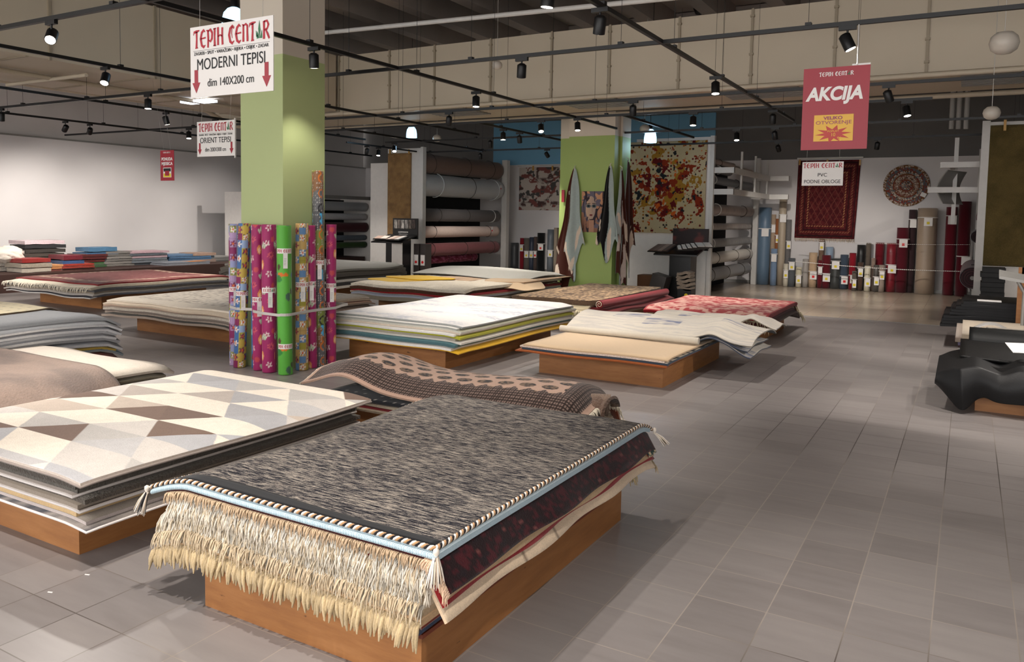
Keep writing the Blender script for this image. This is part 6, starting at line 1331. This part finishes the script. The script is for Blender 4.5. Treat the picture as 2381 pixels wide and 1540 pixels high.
for (u0, u1, v0, v1, col, nm) in [(2245, 2262, 600, 690, '#7a4a52', 'dusty pink lower'), (2250, 2262, 500, 600, '#1b1b1e', 'black leaning')]:
    z_ = aty(2255, (v0 + v1) / 2, KY + .5).z; hroll(KX - .02 + (.05 if 'black' in nm else 0), z_, KY + .3, KY + 3.8, .2 if 'pink' in nm else .12, col, f'{nm} roll in the rack at the right edge', 'rolls in the right edge rack', [KY + 1.], '#3a2c2e')
hroll(KX + .12, aty(2255, 500, KY + .5).z, KY + .3, KY + 3.8, .12, '#7b4a58', 'mauve roll upper in the rack at the right edge', 'rolls in the right edge rack', [KY + 1.], '#3a2c2e')
a, b = aty(2290, 292, KY - .08), aty(2288, 618, KY - .08)
hang(a.x, a.x + 1.7, KY - .05, b.z, a.z, M_SHAG, lambda U, V, X, Y: mixc(fbm(U * 12, V * 16, 3, 3), '#4a3f22', '#6a5a34'), 'rug', 'olive green shaggy rug hanging on the rack at the right edge', 'display rugs hung on racks and walls', thk=.04, edge='#5a4d2c')
q = aty(2337, 290, KY - .16); MB().box(q.x - .02, q.x + .02, q.y - .02, q.y + .02, q.z - .1, q.z + .08).build('clip', plain('amber_clip', '#b98a3a', .4), None, 'orange clip on the olive green shaggy rug', 'clip', 'clips')
# stack of black tiles below the green rug
p0_ = aty(2282, 622, 15.2); p1_ = aty(2338, 622, 15.2)
n = 12
for k in range(n):
    z0_ = .0 + k * p0_.z / n; j_ = jit(.02); MB().box(p0_.x + j_, p1_.x + j_ * .5, 15.2 + jit(.02), 15.75, z0_, z0_ + p0_.z / n * .93).build('carpet_tile_pack', plain('black_mat', '#0d0d0e', .7, bump=.4, sc=90), None, f'black carpet tile pack, {"bottom" if k == 0 else ORD[n - 1 - k] + " from the top"} in the stack under the green rug'.replace('top from the top', 'topmost'), 'carpet tile', 'black carpet tile stack')
# black mats pile on platform
platform('display_platform', -.05, 1.6, 12.2, 13.4, .3, 'plywood platform at the right edge under the black mats')
PR1 = Pile((-.1, 1.65, 12.15, 13.45), .3, (-.25, 1.8, 12.1, 13.55), 'of black mats at the right edge', 'black mats at the right edge', k=.5, seed=21, wave=.004)
for k in range(9):
    PR1.rug(.034, ['#0b0b0c', '#0f0f11', '#09090a'][k % 3], f'black rubber mat, {"bottom" if k == 0 else ORD[8 - k] + " from the top"} in the black pile at the right edge'.replace('top from the top', 'topmost'), edge='#111113', mat=M_RUBBER, name='rubber_mat', cat='mat', nx=4, ny=4, jitter=.02, ext=(-.27 + .045 * max(0, k - 2), 1.8, 12.1 + .01 * k, 13.55))
q = aty(2300, 692, 12.6); MB().box(q.x - .14, q.x + .14, 12.4, 12.5, PR1.z + .002, PR1.z + .02).build('paper_slip', M_PAPER, None, 'white paper slip lying on the black mat pile', 'paper')
# beige mats pile
platform('display_platform', .0, 1.6, 10.1, 11.5, .25, 'low platform at the right edge under the beige mats')
PR2 = Pile((-.02, 1.65, 10.05, 11.5), .25, (-.02, 1.8, 10.0, 11.5), '', 'beige mats at the right edge', k=.3, seed=22, wave=.003)
for k, (th, c_, nm) in enumerate([(.04, '#8e8d88', 'frayed grey'), (.03, '#4b3a3a', 'dark brown'), (.03, '#5a5468', 'violet grey'), (.045, '#8a7c70', 'taupe'), (.045, '#a39684', 'beige')]):
    PR2.rug(th, c_, f'{nm} mat, {"bottom" if k == 0 else ORD[4 - k]} of the light pile at the right edge', edge=c_, name='door_mat', cat='mat', jitter=.03, ext=(-.05 + .05 * (k > 3), 1.8, 10.0, 11.5))
sheet('vinyl_sample', lambda U, V: (.1 + U * .35, 10.4 + V * .3, PR2.z + .01 + .07 * np.sin(U * PI)), 12, 6, .006, M_VINYL, '#8f8c88', '#c9c5c0', None, 'curled grey vinyl sample on the light mat pile', 'sample')
# foreground black ribbed mat
platform('display_platform', .12, 1.4, 8.1, 9.5, .22, 'low dark platform under the curling black ribbed mat at the right edge')
bpy.data.objects[[o.name for o in COL.objects if o.name.startswith('display_platform') and o.type == 'EMPTY'][-1]]
PR3 = Pile((.1, 1.5, 8.05, 9.55), .22, (-.05, 1.7, 8.1, 9.5), '', 'mats in the black foreground pile', k=.4, seed=23, wave=.004)
for k, (th, c_, nm) in enumerate([(.03, '#3a2c28', 'dark brown'), (.03, '#4a3a35', 'brown'), (.03, '#2b2b2d', 'black')]):
    PR3.rug(th, c_, f'{nm} mat, {["lowest", "second lowest", "third lowest"][k]} under the curling ribbed mat', edge=c_, name='door_mat', cat='mat', mat=M_RUBBER)
ribs = lambda U, V, X, Y: mixc((((U * 36) % 1) < .34) * 1., '#43474a', '#0b0b0c')
def curl(U, V):
    # V runs along x from the fold at the left to the right, U along y; under-turned flap hangs in waves
    x = -.2 + .35 * V * 0
    return x, U, V
zt3 = PR3.z
def fncurl(U, V):
    # section from the top (V=0) over the left/front lip (V~.5) and down to the hanging hem (V=1), swept to the right (U)
    xs = -.19 + U * 1.6
    tp = np.interp(xs, [-.19, -.1, .1, .3, .45, .7, 1.5], [.30, .36, .42, .35, .42, .36, .38]); hm = np.interp(xs, [-.19, -.12, -.01, .09, .2, .3, .5, .8, 1.5], [.25, .16, .012, .14, .17, .13, .14, .09, .1])
    ker = np.hanning(61); ker /= ker.sum(); sm_ = lambda A_: np.stack([np.convolve(np.pad(r_, 30, mode='edge'), ker, 'valid') for r_ in A_.T]).T
    tp, hm = (sm_(tp.T).T, sm_(hm.T).T) if tp.shape[1] > tp.shape[0] else (sm_(tp), sm_(hm))
    y0_ = np.interp(xs, [-.19, 0, .3, .8, 1.5], [8.0, 7.86, 7.93, 7.86, 7.9])
    q = np.clip((V - .4) / .6, 0, 1)
    y = np.where(V < .4, 8.75 - (V / .4) * (8.75 - y0_), y0_ - .05 * np.sin(q * PI) + .03 * q * np.sin(xs * 12))
    z = np.where(V < .4, tp + .05 * (1 - V / .4) - .0 , tp - q ** 1.1 * (tp - hm))
    return xs + .03 * q * np.cos(xs * 9), y, z
sheet('rubber_mat', lambda U, V: fncurl(V, 1 - U), 60, 600, .012, M_RUBBER, lambda U, V, X, Y: ribs(V, U, X, Y), '#0f0f10', None, 'black ribbed mat with a wavy hanging front in the right foreground', 'mat', 'mats in the black foreground pile', back='#161617')
sheet('rubber_mat', lambda U, V: (-.02 + U * 1.6, 8.3 + V * .9, zt3 + .13 + .1 * np.sin(V * PI) - .08 * U * (1 - V)), 30, 24, .012, M_RUBBER, '#0e0d0d', '#121212', None, 'smooth black mat curled over the ribbed one in the right foreground', 'mat', 'mats in the black foreground pile')
sheet('rubber_mat', lambda U, V: (.05 + U * 1.5, 8.75 + .14 * (1 - np.cos(V * PI)), zt3 + .2 + .14 * np.sin(V * PI)), 30, 20, .014, M_RUBBER, '#101111', '#101111', None, 'black mat folded in a roll behind the smooth one at the right edge', 'mat', 'mats in the black foreground pile')
sheet('door_mat', lambda U, V: (.2 + U * 1.4, 8.95 + V * .45, zt3 + .3 + .02 * np.sin(V * 4)), 80, 40, .014, M_PILE, lambda U, V, X, Y: mixc((np.abs(fbm(U * 6, V * 3, 4, 2) - .5) < .04) * 1., '#9a9184', '#6f675c'), '#8a8276', None, 'beige mat with raised scroll pattern on top of the black mats at the right', 'mat', 'mats in the black foreground pile')
e = empty('price_card', (.42, 8.5, zt3 + .24), 'white price card with a yellow strip on the black mats', 'price card')
Mr = Matrix.Rotation(.35, 3, 'Z') @ Matrix.Rotation(.35, 3, 'X'); og = Vector((.46, 8.28, zt3 + .25))
MB().box(og.x - .11, og.x + .16, og.y - .09, og.y + .09, og.z, og.z + .004, rot=Mr, org=og).build('card', M_PAPER, e); MB().box(og.x + .0, og.x + .16, og.y - .09, og.y - .05, og.z + .004, og.z + .006, rot=Mr, org=og).build('yellow_strip', M_YEL, e)
sheet('rubber_mat', lambda U, V: (.62 + U * .5 + V * .1, 7.3 + V * .5, .06 + .18 * V + .05 * np.sin(U * 4)), 20, 20, .01, M_RUBBER, lambda U, V, X, Y: ribs(U, V, X, Y), '#141415', None, 'dark grey mat corner hanging at the lower right edge of the picture', 'mat', 'mats in the black foreground pile')
# wooden posts and metal stand at the right edge
e = empty('wooden_frame', (.62, 11.9, 0), 'orange wooden display frame at the right edge of the picture', 'frame')
q = aty(2372, 700, 11.9); MB().box(q.x - .035, q.x + .035, 11.86, 11.94, 0, aty(2372, 640, 11.9).z + .5 * 0).build('post', M_WOOD, e); MB().box(q.x, q.x + 1.0, 11.86, 11.94, aty(2372, 622, 11.9).z - .08, aty(2372, 622, 11.9).z).build('crossbar', M_WOOD, e); MB().box(q.x - .035, q.x + .035, 11.86, 11.94, aty(2372, 640, 11.9).z, aty(2372, 622, 11.9).z).build('post', M_WOOD, e)
e = empty('metal_stand', (.5, 11.2, 0), 'grey metal stand with a tilted tray at the right edge of the picture', 'stand')
q = aty(2330, 645, 11.2); MB().prism([(q.x - .03, 11.2, q.z - .02), (q.x + .6, 11.2, q.z - .12), (q.x + .6, 11.35, q.z - .06), (q.x - .03, 11.35, q.z + .05)], (0, 0, .035)).build('tray', M_GREYMET, e)
MB().tube([(q.x + .17, 11.28, q.z - .05), (q.x + .24, 11.28, q.z - .18), (q.x + .24, 11.28, 0)], .022, 8).build('post', M_GREYMET, e)

for i, (u, v, d) in enumerate([(203, 1337, 'right'), (117, 1378, 'left')]):
    q = atz(u, v, 0); MB().box(q.x - .012, q.x + .012, q.y - .003, q.y + .003, 0, .002, rot=Matrix.Rotation(.3, 3, 'Z'), org=q).build('paper_scrap', M_PAPER, None, f'tiny white paper scrap on the floor tiles at the lower left, {d} one', 'paper')
